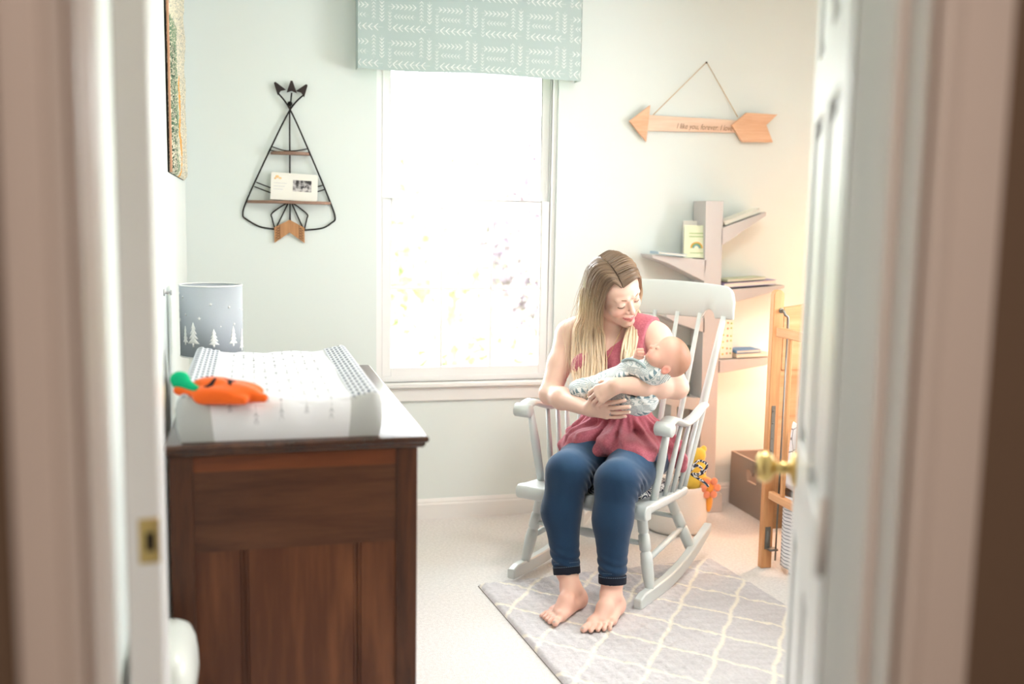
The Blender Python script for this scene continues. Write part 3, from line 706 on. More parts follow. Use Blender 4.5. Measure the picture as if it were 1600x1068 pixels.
# ================================================================== TEPEE WALL SHELF
M['twood'] = wood('shelf_wood', (.46, .35, .30), (.62, .50, .43), 'X', 20, .6)
M['pine'] = wood('arrow_pine', (.84, .62, .47), (.93, .77, .64), 'X', 16, .6)
def tepee():
    ox, oz = .18, 1.25
    r = thing('wall_shelf', 'black wire tepee wall shelf with two wood ledges and arrowhead tips, left of the window', 'shelf', (ox, D, oz))
    q = lambda x, z, h=.006: (x-ox, -h, z-oz)
    fr = []
    L_ = [q(.237, 1.875, .012), q(.18, 1.81, .012), q(.095, 1.64, .012), q(.001, 1.435), q(-.018, 1.372), q(-.004, 1.35), q(.05, 1.32), q(.11, 1.310)]
    R_ = [q(.130, 1.877, .018), q(.18, 1.81, .018), q(.262, 1.628, .018), q(.347, 1.425), q(.366, 1.362), q(.352, 1.342), q(.31, 1.317), q(.234, 1.308)]
    mb = MB(); mb.tube(smoothpath(L_, 6), .0034, 8); mb.tube(smoothpath(R_, 6), .0034, 8)
    mb.tube([q(.187, 1.88, .015), q(.178, 1.80, .015), q(.176, 1.345, .006)], .0032, 8)
    mb.lathe([(.001, 0), (.010, 0), (.010, .006), (.001, .008)], q(.18, 1.835, .006), (0, -1, 0), n=16)
    # petals below the lower ledge
    for sx, a in ((-1, .100), (1, .248)):
        c = .176; e = .112 if sx < 0 else .236
        mb.tube(smoothpath([q(c, 1.428), q((c+a)/2, 1.405), q(a, 1.375), q(a+sx*-.002, 1.355), q(e, 1.312)], 6), .0028, 8)
        mb.tube([q(c-.004*sx*-1, 1.428), q(e+.004*-sx, 1.312)], .0028, 8)
    for z, x0, x1, dz in ((1.655, .104, .251, .016), (1.640, .097, .258, .012), (1.505, .038, .317, .034), (1.487, .030, .325, .036)):
        mb.tube(smoothpath([q(x0, z, .012), q(x0*.7+x1*.3, z-dz*.85, .016), q((x0+x1)/2, z-dz, .018), q(x0*.3+x1*.7, z-dz*.85, .016), q(x1, z-.004, .012)], 6), .0024, 8)
    mb.build('wire_frame', M['iron'], r, smooth=True)
    for x, z, a in ((.133, 1.898, .62), (.187, 1.903, .0), (.235, 1.895, -.62)):
        m_ = MB(); R3 = Matrix.Rotation(a, 3, 'Y'); R3 = Matrix.Rotation(-a, 3, 'Y')
        pts = [Vector((px, 0, pz)) for px, pz in ((-.021, -.024), (0, -.016), (.021, -.024), (.004, .026), (-.004, .026))]
        c = Vector(q(x, z, .015)); vs = []
        for h in (-.0015, .0015): vs += [tuple(c+R3 @ p+Vector((0, h, 0))) for p in pts]
        m_.add(vs, [(0, 1, 2, 3, 4), (9, 8, 7, 6, 5)]+[(i, (i+1) % 5, 5+(i+1) % 5, 5+i) for i in range(5)])
        m_.build('arrowhead', M['dkm'], r)
    for z, x0, x1 in ((1.628, .098, .262), (1.424, .0, .349)):
        mb = MB(); xs = np.linspace(x0, x1, 14); c = (x0+x1)/2; hw = (x1-x0)/2
        poly = [(x-ox, -.006-.072*math.sqrt(max(0, 1-((x-c)/hw)**2))**1) for x in xs]
        mb.prism([(a, b) for a, b in poly], lambda a, b, h: (a, b, h), z-oz-.006, z-oz+.006); mb.build('ledge', M['twood'], r, bevel=.001)
    mb = MB(); poly = [(.110, 1.318), (.174, 1.351), (.236, 1.318), (.236, 1.252), (.174, 1.297), (.110, 1.252)]
    mb.prism([(a-ox, b-oz) for a, b in poly], lambda a, b, h: (a, h, b), -.014, -.006)
    ink = M['dkm']
    for sx in (-1, 1):
        xe = .116 if sx < 0 else .230
        for k in range(5):
            z = 1.262+k*.011; a = (xe-ox, -.0145, z-oz-(0 if 1 else 0)); b = (xe-ox-sx*.014, -.0145, z-oz+.010); c = (xe-ox, -.0145, z-oz+.010)
            mb.tube([a, b], .0007, 4, mi=1); mb.tube([b, c], .0007, 4, mi=1)
        mb.tube([(xe-ox-sx*.017, -.0145, 1.270-oz), (xe-ox-sx*.017, -.0145, 1.328-oz)], .0008, 4, mi=1)
    mb.build('fletching', [wood('fletching_wood', (.68, .48, .32), (.80, .60, .42), 'Z', 20, .6), ink], r)
    # photo card leaning on the lower ledge
    c = thing('photo_card', 'white card with a small ultrasound photo, leaning on the tepee shelf', 'card', (.190, D-.045, 1.431))
    c.rotation_euler = (math.radians(-10), math.radians(2.5), 0)
    mb = MB(); sq = [(-.096, .0), (.090, .0), (.098, .008), (.098, .112), (.090, .116), (-.092, .116), (-.096, .110)]
    mb.prism(sq, lambda a, b, h: (a, h, b), -.002, .002); mb.build('card_board', mat('cream_card', (.95, .94, .91), .6), c, bevel=.0008)
    # ultrasound print
    N = NT('ultrasound_print'); tc = N.n('ShaderNodeTexCoord'); no = N.n('ShaderNodeTexNoise'); no.inputs['Scale'].default_value = 55; no.inputs['Detail'].default_value = 2; N.l(tc.outputs['Object'], no.inputs['Vector'])
    rp = N.n('ShaderNodeValToRGB'); rp.color_ramp.elements[0].position = .42; rp.color_ramp.elements[1].position = .62; rp.color_ramp.elements[0].color = rgba((.18, .17, .18)); rp.color_ramp.elements[1].color = rgba((.82, .80, .80)); N.l(no.outputs[0], rp.inputs[0]); N.l(rp.outputs[0], N.b.inputs['Base Color'])
    mb = MB(); mb.bb(-.005, .072, -.0028, -.0018, .040, .088); mb.build('ultrasound_photo', N.m, c)
    mb = MB()
    for x, z, s in ((-.070, .098, .008), (-.058, .092, .006), (-.078, .090, .005)): mb.ball((x, -.0022, z), (s, .0006, s*.8), 12, 6)
    mb.build('orange_mark', mat('orange_ink', (.96, .80, .58), .7), c)
    mb = MB()
    for k in range(3): mb.bb(-.084, -.03-.008*k, -.0026, -.002, .070-k*.013, .0715-k*.013)
    mb.build('text_lines', mat('grey_ink', (.80, .80, .82), .7), c)
M['dkm'] = mat('dark_bronze_paint', (.20, .165, .16), .55, metal=.3)
tepee()

# ================================================================== VALANCE
def valance():
    xc = .955; r = thing('valance', 'sage green valance printed with white arrows, mounted over the window', 'valance', (xc, D, 1.985))
    y = -.095; W = .52
    r.location = (.945, D, 1.985)
    # board-mounted: front + two returns
    fab = mat('sage_fabric', (.72, .785, .775), .9, bump=.2, bscale=500, spec=.1)
    ink = mat('white_fabric_ink', (.95, .965, .955), .9, spec=.1)
    n = 60; H = .46; mb = MB(); W = .49
    def P(s, z):   # s along the front, -W..W ; returns beyond
        zz = z+.004*math.sin(s*9+1) if z < .02 else z
        if s < -W: return (-W, y+(-W-s), zz)
        if s > W: return (W, y+(s-W), zz)
        return (s, y+.003*math.sin(s*14+z*5), zz)
    ss = [-W-.09, -W-.001]+list(np.linspace(-W, W, n))+[W+.001, W+.09]
    mb.sheet([[P(s, z) for s in ss] for z in np.linspace(0, H, 12)])
    rows_m = 0
    mb2 = MB()
    def stroke(x0, z0, x1, z1, t):
        d = np.array([x1-x0, z1-z0]); L_ = np.linalg.norm(d); nn = np.array([-d[1], d[0]])/L_*t
        pts = []
        for (a, b) in ((x0+nn[0], z0+nn[1]), (x1+nn[0]*.6, z1+nn[1]*.6), (x1-nn[0]*.6, z1-nn[1]*.6), (x0-nn[0], z0-nn[1])):
            a = min(max(a, -W+.001), W-.001); b = min(max(b, .004), H); p = P(a, b); pts.append((p[0], p[1]-.0012, p[2]))
        mb.add(pts, [(0, 1, 2, 3)], 1)
    def arrow(x, z, dx, dz, ln, s, t, nb):
        ux, uz = dx, dz; px, pz = -uz, ux
        stroke(x, z, x+ux*ln, z+uz*ln, t*.28)
        for k in range(nb):
            q = ln*(1-k/nb*.92); w = s*(1 if k else 1.15)
            for sg in (-1, 1): stroke(x+ux*q, z+uz*q, x+ux*(q-w)+px*w*sg*.85, z+uz*(q-w)+pz*w*sg*.85, t)
    cw, ch = .200, .148
    for i in range(-4, 4):
        for j in range(4):
            X = i*cw+.03; Z = .012+j*ch
            if Z > H: continue
            arrow(X+.185, Z+.012, -1, 0, .158, .0165, .0023, 6)
            arrow(X+.005, Z+.098, 1, 0, .118, .0130, .0020, 6)
            arrow(X+.124, Z+.058, -1, 0, .092, .0105, .0014, 6)
            arrow(X+.146, Z+.034, 0, 1, .092, .0095, .0014, 6)
            arrow(X+.180, Z+.128, 0, -1, .092, .0110, .0019, 6)
            arrow(X+.013, Z+.088, 0, -1, .088, .0085, .0013, 6)
    mb.build('valance_fabric', [fab, ink], r, fix=False, smooth=False)
    mb = MB(); mb.bb(-W+.003, W-.003, y+.006, 0, H-.02, H-.002); mb.build('mounting_board', M['white'], r)
valance()

# ================================================================== ARROW SIGN
def arrow_sign():
    ox, oz = 1.70, 1.74
    r = thing('arrow_sign', 'wooden arrow sign lettered in script, hanging from a twine triangle right of the window', 'sign', (ox, D-.003, oz))
    q = lambda a, b, h: (a-ox, -h, b-oz)
    mb = MB(); mb.prism([(1.765, 1.858), (2.26, 1.853), (2.26, 1.796), (1.765, 1.786)], q, .004, .014)
    sh = mb.build('shaft_board', wood('pale_pine', (.88, .74, .64), (.94, .84, .76), 'X', 14, .6), r, bevel=.001)
    mb = MB(); mb.prism([(1.697, 1.826), (1.797, 1.902), (1.783, 1.735)], q, .014, .026); mb.build('arrow_head', M['pine'], r, bevel=.001)
    mb = MB(); mb.prism([(2.211, 1.828), (2.285, 1.889), (2.447, 1.887), (2.392, 1.836), (2.430, 1.757), (2.268, 1.753)], q, .014, .026); mb.build('arrow_tail', M['pine'], r, bevel=.001)
    mb = MB(); mb.tube([q(1.815, 1.858, .016), q(2.080, 2.113, .004), q(2.245, 1.868, .016)], .0022, 8); mb.build('twine', mat('jute_twine', (.78, .68, .54), .9), r)
    MB().lathe([(.001, 0), (.004, 0), (.004, .008), (.001, .009)], q(2.08, 2.111, -.002), (0, -1, 0), n=10).build('nail', M['iron'], r)
    cu = bpy.data.curves.new('lettering', 'FONT'); cu.body = 'I like you, forever. I love'; cu.size = .036; cu.extrude = .0004; cu.shear = .3
    t = bpy.data.objects.new('tmp_text', cu); COL.objects.link(t); dg = bpy.context.evaluated_depsgraph_get(); me = bpy.data.meshes.new_from_object(t.evaluated_get(dg))
    bpy.data.objects.remove(t); xs = [v.co.x for v in me.vertices]; k = .285/(max(xs)-min(xs))
    for v in me.vertices: v.co = (v.co.x*k, v.co.y*k*1.25, v.co.z)
    me.materials.append(mat('burnt_lettering', (.62, .48, .38), .8)); lo = bpy.data.objects.new('lettering', me); COL.objects.link(lo); lo.parent = sh
    lo.location = (1.935-ox, -.0146, 1.803-oz); lo.rotation_euler = (PI/2, 0, 0)
arrow_sign()

# ================================================================== TREE BOOKCASE and its books
M['bk'] = mat('taupe_bookcase_paint', (.80, .78, .77), .5)
M['paper'] = mat('page_paper', (.95, .93, .88), .9)
def bookcase():
    ox, oy = 2.09, D-.085
    r = thing('tree_bookcase', 'taupe tree-shaped bookcase with angled branch shelves, behind the rocking chair', 'bookcase', (ox, oy, 0))
    yf, yb = 4.235, D-.018
    q = lambda a, b, h: (a-ox, h-oy, b)
    mb = MB(); mb.prism([(2.062, 0), (2.142, 0), (2.125, 1.47), (2.036, 1.47)], q, yf, yb); mb.build('trunk', M['bk'], r, bevel=.002)
    mb = MB(); mb.prism([(2.03, 0), (2.175, 0), (2.172, .085), (2.155, .10), (2.05, .10), (2.032, .085)], q, yf-.022, yb); mb.build('trunk_base', M['bk'], r, bevel=.003)
    for poly in ([(1.775, 1.222), (2.05, 1.200), (2.045, 1.100), (1.86, 1.183), (1.785, 1.205)],
                 [(2.12, 1.345), (2.345, 1.425), (2.345, 1.408), (2.12, 1.262)],
                 [(2.13, 1.060), (2.46, 1.082), (2.46, 1.070), (2.38, 1.045), (2.13, .985)],
                 [(2.14, .728), (2.42, .738), (2.42, .724), (2.38, .70), (2.14, .668)],
                 [(2.055, .93), (1.86, .95), (1.86, .935), (1.92, .905), (2.055, .86)],
                 [(2.06, .55), (1.80, .57), (1.80, .555), (1.86, .53), (2.06, .485)],
                 [(1.90, .0), (1.93, .0), (1.93, .52), (1.90, .52)]):
        mb = MB(); mb.prism(poly, q, yf, yb); mb.build('branch_shelf', M['bk'], r, bevel=.0015)
bookcase()
def book(label, c, size, rot, cover, group=None, extra=None, spine=None):
    """closed hardback: local x = width, y = thickness, z = height; base at origin"""
    w_, t, h = size; r = thing('book', label, 'book', c, 0, group); r.rotation_euler = rot
    cm = mat('book_cover', cover, .5); mb = MB()
    mb.bb(-w_/2, w_/2, -t/2, -t/2+.0022, 0, h); mb.bb(-w_/2, w_/2, t/2-.0022, t/2, 0, h); mb.bb(-w_/2, -w_/2+.0025, -t/2+.0022, t/2-.0022, 0, h)
    mb.build('cover', cm if spine is None else cm, r, bevel=.0008)
    mb = MB(); mb.bb(-w_/2+.003, w_/2-.004, -t/2+.0023, t/2-.0023, .004, h-.004); mb.build('pages', M['paper'], r)
    if extra: extra(r, w_, t, h)
    return r
def front_marks(r, w_, t, h):
    m1, m2, m3 = mat('orange_print', (.95, .70, .35), .6), mat('green_print', (.62, .74, .45), .6), mat('blue_print', (.45, .68, .75), .6)
    mb = MB()
    for k, (rad, mi) in enumerate(((.026, 0), (.020, 1), (.014, 2))):
        mb.tube([(rad*math.cos(a), -t/2-.0006, h*.30+rad*math.sin(a)) for a in np.linspace(0, PI, 14)], .003, 5, mi=mi)
    mb.bb(-.03, .03, -t/2-.001, -t/2-.0002, h*.14, h*.16, 1)
    for k in range(2): mb.bb(-.035, .03, -t/2-.001, -t/2-.0002, h*(.64+.1*k), h*(.665+.1*k), 1)
    mb.build('cover_print', [m1, m2, m3], r)
yb_ = 4.31
book('cream and green picture book with an orange rainbow standing on the left branch shelf', (2.010, 4.262, 1.2075), (.118, .010, .150), (math.radians(-4), 0, math.radians(-14)), (.90, .92, .80), extra=front_marks)
book('plain white book standing behind the rainbow picture book', (2.030, 4.318, 1.2085), (.118, .012, .170), (math.radians(-4), 0, math.radians(-10)), (.95, .93, .90))
book('flat white book with blue cover on the left branch shelf, tip side', (1.87, 4.31, 1.2255), (.14, .012, .10), (PI/2, math.radians(4.6), 0), (.70, .78, .84))
book('white book lying on the sloping upper right branch', (2.235, 4.345, 1.401), (.19, .020, .09), (PI/2, math.radians(-19.6), 0), (.93, .93, .88))
book('thick purple-edged book lying on the middle right branch, bottom of its stack', (2.285, 4.375, 1.0885), (.27, .022, .13), (PI/2, math.radians(-3.8), 0), (.66, .62, .78))
book('slim green book lying on the purple-edged book', (2.27, 4.37, 1.1085), (.20, .012, .12), (PI/2, math.radians(-3.8), 0), (.80, .84, .72))
book('cream book at the bottom of the stack on the lower right branch', (2.32, 4.37, .7485), (.17, .018, .12), (PI/2, math.radians(-2), 0), (.93, .90, .82))
book('blue book on top of the stack on the lower right branch', (2.30, 4.365, .7665), (.13, .014, .11), (PI/2, math.radians(-2), 0), (.40, .60, .80))
def dots(r, w_, t, h):
    ms = [mat('dot_print', c, .6) for c in ((.95, .80, .35), (.93, .60, .40), (.62, .78, .45))]; mb = MB(); k = 0
    for z in np.linspace(.02, h-.02, 6):
        for x in (-.018, .004, .022): mb.ball((x, -t/2-.0002, z+.004*math.sin(k)), (.005, .0006, .005), 8, 5, mi=k % 3); k += 1
    mb.build('cover_print', ms, r)
book('white book with yellow and orange dots standing against the trunk, lower right branch', (2.188, 4.285, .7335), (.065, .03, .19), (0, 0, 0), (.96, .94, .88), extra=dots)
book('dark green book standing on the left side shelf behind the chair spindles', (1.985, 4.285, .557), (.05, .022, .24), (0, 0, 0), (.30, .38, .34))
book('grey book standing left of the dark green book behind the chair', (1.925, 4.285, .562), (.055, .02, .21), (0, 0, 0), (.62, .62, .56))

# ================================================================== CRATE
def crate():
    x0, x1, y0, y1, h = 2.283, 2.60, 3.93, 4.355, .262; r = thing('storage_crate', 'brown painted storage crate with cut-out handle on the floor by the back wall', 'crate', ((x0+x1)/2, (y0+y1)/2, .0))
    cx, cy = (x0+x1)/2, (y0+y1)/2; m = mat('brown_crate_paint', (.60, .55, .515), .6); t = .014
    # left side with heart-like V handle hole built from strips
    mb = MB(); hw, hz0, hz1 = .045, .165, .20; yc = cy
    to = lambda a, b, hh: (hh, a, b)
    L0, L1 = y0-cy, y1-cy
    mb.prism([(L0, 0), (L1, 0), (L1, hz0-.01), (L0, hz0-.01)], to, x0-cx, x0-cx+t)
    mb.prism([(L0, hz1+.01), (L1, hz1+.01), (L1, h), (L0, h)], to, x0-cx, x0-cx+t)
    mb.prism([(L0, hz0-.01), (-hw, hz0-.01), (-hw-.01, hz1+.01), (L0, hz1+.01)], to, x0-cx, x0-cx+t)
    mb.prism([(hw, hz0-.01), (L1, hz0-.01), (L1, hz1+.01), (hw+.01, hz1+.01)], to, x0-cx, x0-cx+t)
    mb.prism([(-hw*.5, hz1+.012), (0, hz1-.014), (hw*.5, hz1+.012)], to, x0-cx, x0-cx+t)
    mb.build('side_panel', m, r)
    mb = MB(); mb.bb(x1-cx-t, x1-cx, L0, L1, 0, h); mb.build('side_panel', m, r, bevel=.001)
    for a, b in ((L0, L0+t), (L1-t, L1)): mb = MB(); mb.bb(x0-cx+t, x1-cx-t, a, b, 0, h); mb.build('end_panel', m, r)
    mb = MB(); mb.bb(x0-cx+t, x1-cx-t, L0+t, L1-t, .0, .01); mb.build('crate_bottom', m, r)
crate()

# ================================================================== CRIB
M['crib'] = wood('crib_maple', (.78, .54, .35), (.88, .67, .47), 'Z', 12, .35, c3=(.83, .60, .41))
M['criby'] = wood('crib_maple_rail', (.84, .60, .42), (.92, .72, .54), 'Y', 12, .35)
M['cribx'] = wood('crib_maple_panel', (.82, .58, .39), (.92, .72, .53), 'X', 9, .35)
M['steel'] = mat('grey_steel', (.55, .55, .53), .35, metal=.9)
def crib():
    X0, X1, Y0, Y1 = 1.968, 2.70, 2.17, 3.49; cx, cy = (X0+X1)/2, (Y0+Y1)/2
    r = thing('crib', 'honey maple drop-side crib with spindles at the right, partly behind the door', 'crib', (cx, cy, 0))
    B = lambda mb, x0, x1, y0, y1, z0, z1: mb.bb(x0-cx, x1-cx, y0-cy, y1-cy, z0, z1)
    for x in (X0, X1-.045):
        for y in (Y1-.03, Y0):
            mb = MB(); n = 10; h = 1.115; pts = [(0, 0), (.045, 0), (.045, h-.022)]+[(.0225+.0225*math.cos(a), h-.022+.022*math.sin(a)) for a in np.linspace(0, PI, n)][1:-1]+[(0, h-.022)]
            mb.prism([(a+x-cx, b) for a, b in pts], lambda a, b, hh: (a, hh, b), y-cy, y+.03-cy); mb.build('post', M['crib'], r, bevel=.003)
    for y in (Y1-.028, Y0+.004):
        xs = np.linspace(X0+.045, X1-.045, 24); xm = (X0+X1)/2
        top = [(x-cx, 1.045+.045*math.cos((x-xm)/(X1-X0)*2*PI*.5)**2) for x in xs]
        mb = MB(); poly = [(xs[0]-cx, .80)]+[(xs[-1]-cx, .80)]+top[::-1]
        mb.prism(poly, lambda a, b, hh: (a, hh-cy, b), y-.002, y+.024); mb.build('headboard_rail', M['cribx'], r, bevel=.003)
        mb = MB(); B(mb, X0+.045, X1-.045, y+.004, y+.018, .25, .80); mb.build('headboard_panel', M['cribx'], r)
        mb = MB(); B(mb, X0+.045, X1-.045, y, y+.022, .16, .25); mb.build('bottom_rail', M['cribx'], r, bevel=.002)
    for sx, x in ((-1, X0+.006), (1, X1-.030)):
        ds = MB(); B(ds, x, x+.024, Y0+.045, Y1-.045, .935, .972); d = ds.build('side_top_rail', M['criby'], r, bevel=.004)
        ds = MB(); B(ds, x, x+.024, Y0+.045, Y1-.045, .290, .322); ds.build('side_bottom_rail', M['criby'], r, bevel=.004)
        for k in range(12):
            y = Y1-.135-k*.095
            if y < Y0+.08: break
            mb = MB(); mb.bb(x+.004-cx, x+.018-cx, y-.009-cy, y+.009-cy, .322, .935); mb.build('spindle', M['crib'], r, bevel=.003)
    # drop-side hardware on the near-left post
    y = Y1-.052-cy; x = X0+.022-cx
    mb = MB(); mb.tube(smoothpath([(x+.010, y+.022, 1.035), (x+.010, y+.004, 1.035), (x+.014, y-.004, 1.02), (x+.024, y-.006, 1.012), (x+.026, y-.006, .99), (x+.026, y-.006, .94)], 5), .005, 8); mb.tube([(x+.026, y-.006, .95), (x+.022, y-.006, .04)], .0035, 8)
    mb.lathe([(.001, 0), (.010, 0), (.010, .006), (.001, .006)], (x+.010, y+.022, 1.035), (0, -1, 0), n=12)
    mb.build('guide_rod', M['steel'], r, smooth=True)
    yf = Y1-.03-cy
    mb = MB(); mb.bb(x-.010, x+.006, yf-.003, yf, .46, .66)
    for z in (.48, .53, .59, .64): mb.lathe([(.001, 0), (.005, 0), (.004, .002), (.001, .0025)], (x-.002, yf-.003, z), (0, -1, 0), n=10)
    mb.build('strike_plate', M['steel'], r)
    mb = MB(); mb.bb(x-.012, x+.010, yf-.004, yf, .08, .17); mb.bb(x-.005, x+.030, yf-.034, yf-.004, .08, .088); mb.ball((x-.002, yf-.004, .13), (.009, .006, .026), 12, 8)
    mb.build('bottom_bracket', M['steel'], r)
    # bedding
    t = thing('crib_mattress', 'white crib mattress resting inside the wooden crib', 'mattress', (cx, cy, .335)); mb = MB(); mb.bb(-.315, .315, -.60, .60, 0, .10); mb.build('mattress', M['white_cotton'], t, bevel=.03)
    mb = MB(); mb.bb(-.305, .305, -.61, .61, -.02, -.001); mb.build('mattress_support', M['steel'], r).location = (0, 0, .335)
    # blanket draped against the spindles
    S = []; 
    for j, s in enumerate(np.linspace(0, 1, 20)):
        S.append([(X0+.040+.016*math.sin(3*s+yy*30)*.3+.02*s*s-cx, yy-cy, .437+.175*math.sin(s*PI/2)-.02*math.sin(yy*14)*s) for yy in np.linspace(Y1-.12, Y1-.50, 30)])
    S = [[(p[0]+cx, p[1]+cy, p[2]) for p in row] for row in S]
    N = NT('printed_blanket'); N.b.inputs['Roughness'].default_value = .9; tc = N.n('ShaderNodeTexCoord'); vo = N.n('ShaderNodeTexVoronoi', feature='DISTANCE_TO_EDGE'); vo.inputs['Scale'].default_value = 14; N.l(tc.outputs['Object'], vo.inputs['Vector'])
    rp = N.n('ShaderNodeValToRGB'); rp.color_ramp.elements[0].position = .015; rp.color_ramp.elements[1].position = .04; rp.color_ramp.elements[0].color = rgba((.62, .60, .60)); rp.color_ramp.elements[1].color = rgba((.96, .96, .97)); N.l(vo.outputs[0], rp.inputs[0]); N.l(rp.outputs[0], N.b.inputs['Base Color'])
    b = thing('blanket', 'white printed blanket standing up against the crib spindles', 'blanket', (X0+.06, Y1-.3, .437))
    MB().sheet([[(p[0]-X0-.06, p[1]-Y1+.3, p[2]-.437) for p in row] for row in S]).build('blanket_cloth', N.m, b, smooth=True, solid=.004)
    # striped skirt hanging below the mattress
    N = NT('striped_skirt'); N.b.inputs['Roughness'].default_value = .9; tc = N.n('ShaderNodeTexCoord'); sp = N.n('ShaderNodeSeparateXYZ'); N.l(tc.outputs['Object'], sp.inputs[0])
    mm = N.n('ShaderNodeMath', operation='MULTIPLY'); mm.inputs[1].default_value = 2*PI/.0145; N.l(sp.outputs[2], mm.inputs[0]); si = N.n('ShaderNodeMath', operation='SINE'); N.l(mm.outputs[0], si.inputs[0])
    rp = N.n('ShaderNodeValToRGB'); rp.color_ramp.elements[0].position = .62; rp.color_ramp.elements[1].position = .72; rp.color_ramp.elements[0].color = rgba((.94, .94, .95)); rp.color_ramp.elements[1].color = rgba((.60, .61, .64)); N.l(si.outputs[0], rp.inputs[0]); N.l(rp.outputs[0], N.b.inputs['Base Color'])
    k = thing('crib_skirt', 'white crib skirt with thin grey stripes hanging under the crib mattress', 'crib skirt', (X0+.045, cy, .03))
    rows = [[(.010*math.sin(yy*38)*(1-z/.3)+.006*math.sin(yy*90), yy-.02*(1-z/.3)*(1 if yy < 0 else -1)*0+.0, z) for yy in np.linspace(-.60, .575, 120)] for z in np.linspace(0, .29, 14)]
    MB().sheet(rows).build('skirt_cloth', N.m, k, smooth=True, solid=.002)
crib()

# ================================================================== WHITE FLOOR BASKET with soft toys
r = thing('toy_basket', 'round white soft basket on the floor behind the rocking chair', 'basket', (1.845, 4.02, 0))
MB().lathe([(.001, 0), (.115, 0), (.135, .02), (.142, .10), (.138, .19), (.134, .215), (.128, .215), (.130, .19), (.130, .03), (.001, .02)], n=40).build('basket_body', mat('white_canvas', (.94, .93, .91), .9, bump=.3, bscale=150), r, smooth=True)
def plush(name, label, loc, m, parts, h=.004, extra=None):
    r = thing(name, label, 'soft toy', loc, 0); S = SDF()
    for c, rad in parts: S.ell(c, rad, .012)
    V, Q = S.mesh(h); np_mesh('plush_body', V, Q, m, r); 
    if extra: extra(r)
pm = lambda n_, c: mat(n_, c, .95, bump=.5, bscale=200, sheen=.4, spec=.1)
def petals(r):
    for k in range(6):
        a = k*PI/3; MB().ball((math.cos(a)*.034, -.022, math.sin(a)*.034+.02), (.017, .008, .017), 12, 8).build('petal', pm('coral_plush', (.96, .62, .48)), r, smooth=True)
plush('plush_toy', 'yellow plush toy propped at the top of the white basket', (1.93, 4.00, .28), pm('yellow_plush', (.97, .83, .35)), [((0, 0, 0), (.045, .04, .055)), ((0, -.01, .06), (.034, .032, .034)), ((.03, 0, .085), (.014, .012, .016)), ((-.03, 0, .085), (.014, .012, .016)), ((0, 0, -.06), (.05, .045, .05))])
plush('plush_flower', 'orange and coral plush flower hanging over the white basket rim', (1.955, 3.93, .19), pm('orange_plush', (.97, .68, .30)), [((0, 0, .02), (.028, .024, .030)), ((.005, .0, -.04), (.018, .018, .055)), ((0, .02, .03), (.03, .03, .03))], extra=petals)

# ================================================================== RUG
def rug():
    W, L_ = 1.0, 1.75; ang = math.radians(4.6)
    # back-left corner (.817,3.504)
    r = thing('rug', 'light grey shag rug with cream trellis lines under the rocking chair', 'rug', (.817, 3.504, 0), ang)
    nx, ny = 220, 380; X, Y = np.meshgrid(np.linspace(0, W, nx), np.linspace(0, -L_, ny)); P = np.stack([X, Y, 0*X], -1)
    # trellis phases
    c, s = math.cos(ang), math.sin(ang)
    A = np.array([1.374-.817, 2.998-3.504]); A = np.array([c*A[0]+s*A[1], -s*A[0]+c*A[1]])
    a, b = (X-A[0])/.235, (Y-A[1])/.290
    u, v = a+b, a-b
    wob = .022*np.sin(2*PI*v)+.022*fnoise(P, 40, 3), .022*np.sin(2*PI*u)+.022*fnoise(P, 40, 5)
    f = lambda q: np.abs(q-np.round(q))
    dl = np.minimum(f(u+wob[0]), f(v+wob[1])); line = np.clip(1-(dl+.02*(np.random.RandomState(4).rand(ny, nx)-.5)-.022)/.03, 0, 1)
    rr = np.random.RandomState(1)
    edge = np.minimum(np.minimum(X, W-X), np.minimum(-Y, L_+Y)); e = np.clip(edge/.012, 0, 1)**.5
    Z = (.003+e*(.011+.0030*fnoise(P, 110, 6)+.0026*rr.rand(ny, nx)-.002*line))
    g = np.array(lin((.845, .835, .845))); g2 = np.array(lin((.76, .75, .76))); cr = np.array(lin((.93, .91, .865)))
    t = np.clip(.45+.3*fnoise(P, 150, 9)+.6*(rr.rand(ny, nx)-.5), 0, 1)[..., None]
    C = (g*(1-t)+g2*t)*(1-line[..., None])+cr*line[..., None]
    V = np.stack([X, Y, Z], -1).reshape(-1, 3); I = np.arange(nx*ny).reshape(ny, nx)
    Q = np.stack([I[:-1, :-1], I[1:, :-1], I[1:, 1:], I[:-1, 1:]], -1).reshape(-1, 4)
    o = np_mesh('rug_pile', V, Q, attr_mat('shag_pile', rough=1, spec=.05, bump=.6, bscale=300), r); set_tone(o, C.reshape(-1, 3))
    mb = MB(); mb.bb(0, W, -L_, 0, .0005, .004); mb.build('rug_backing', mat('grey_backing', (.60, .59, .57), .9), r)
rug()

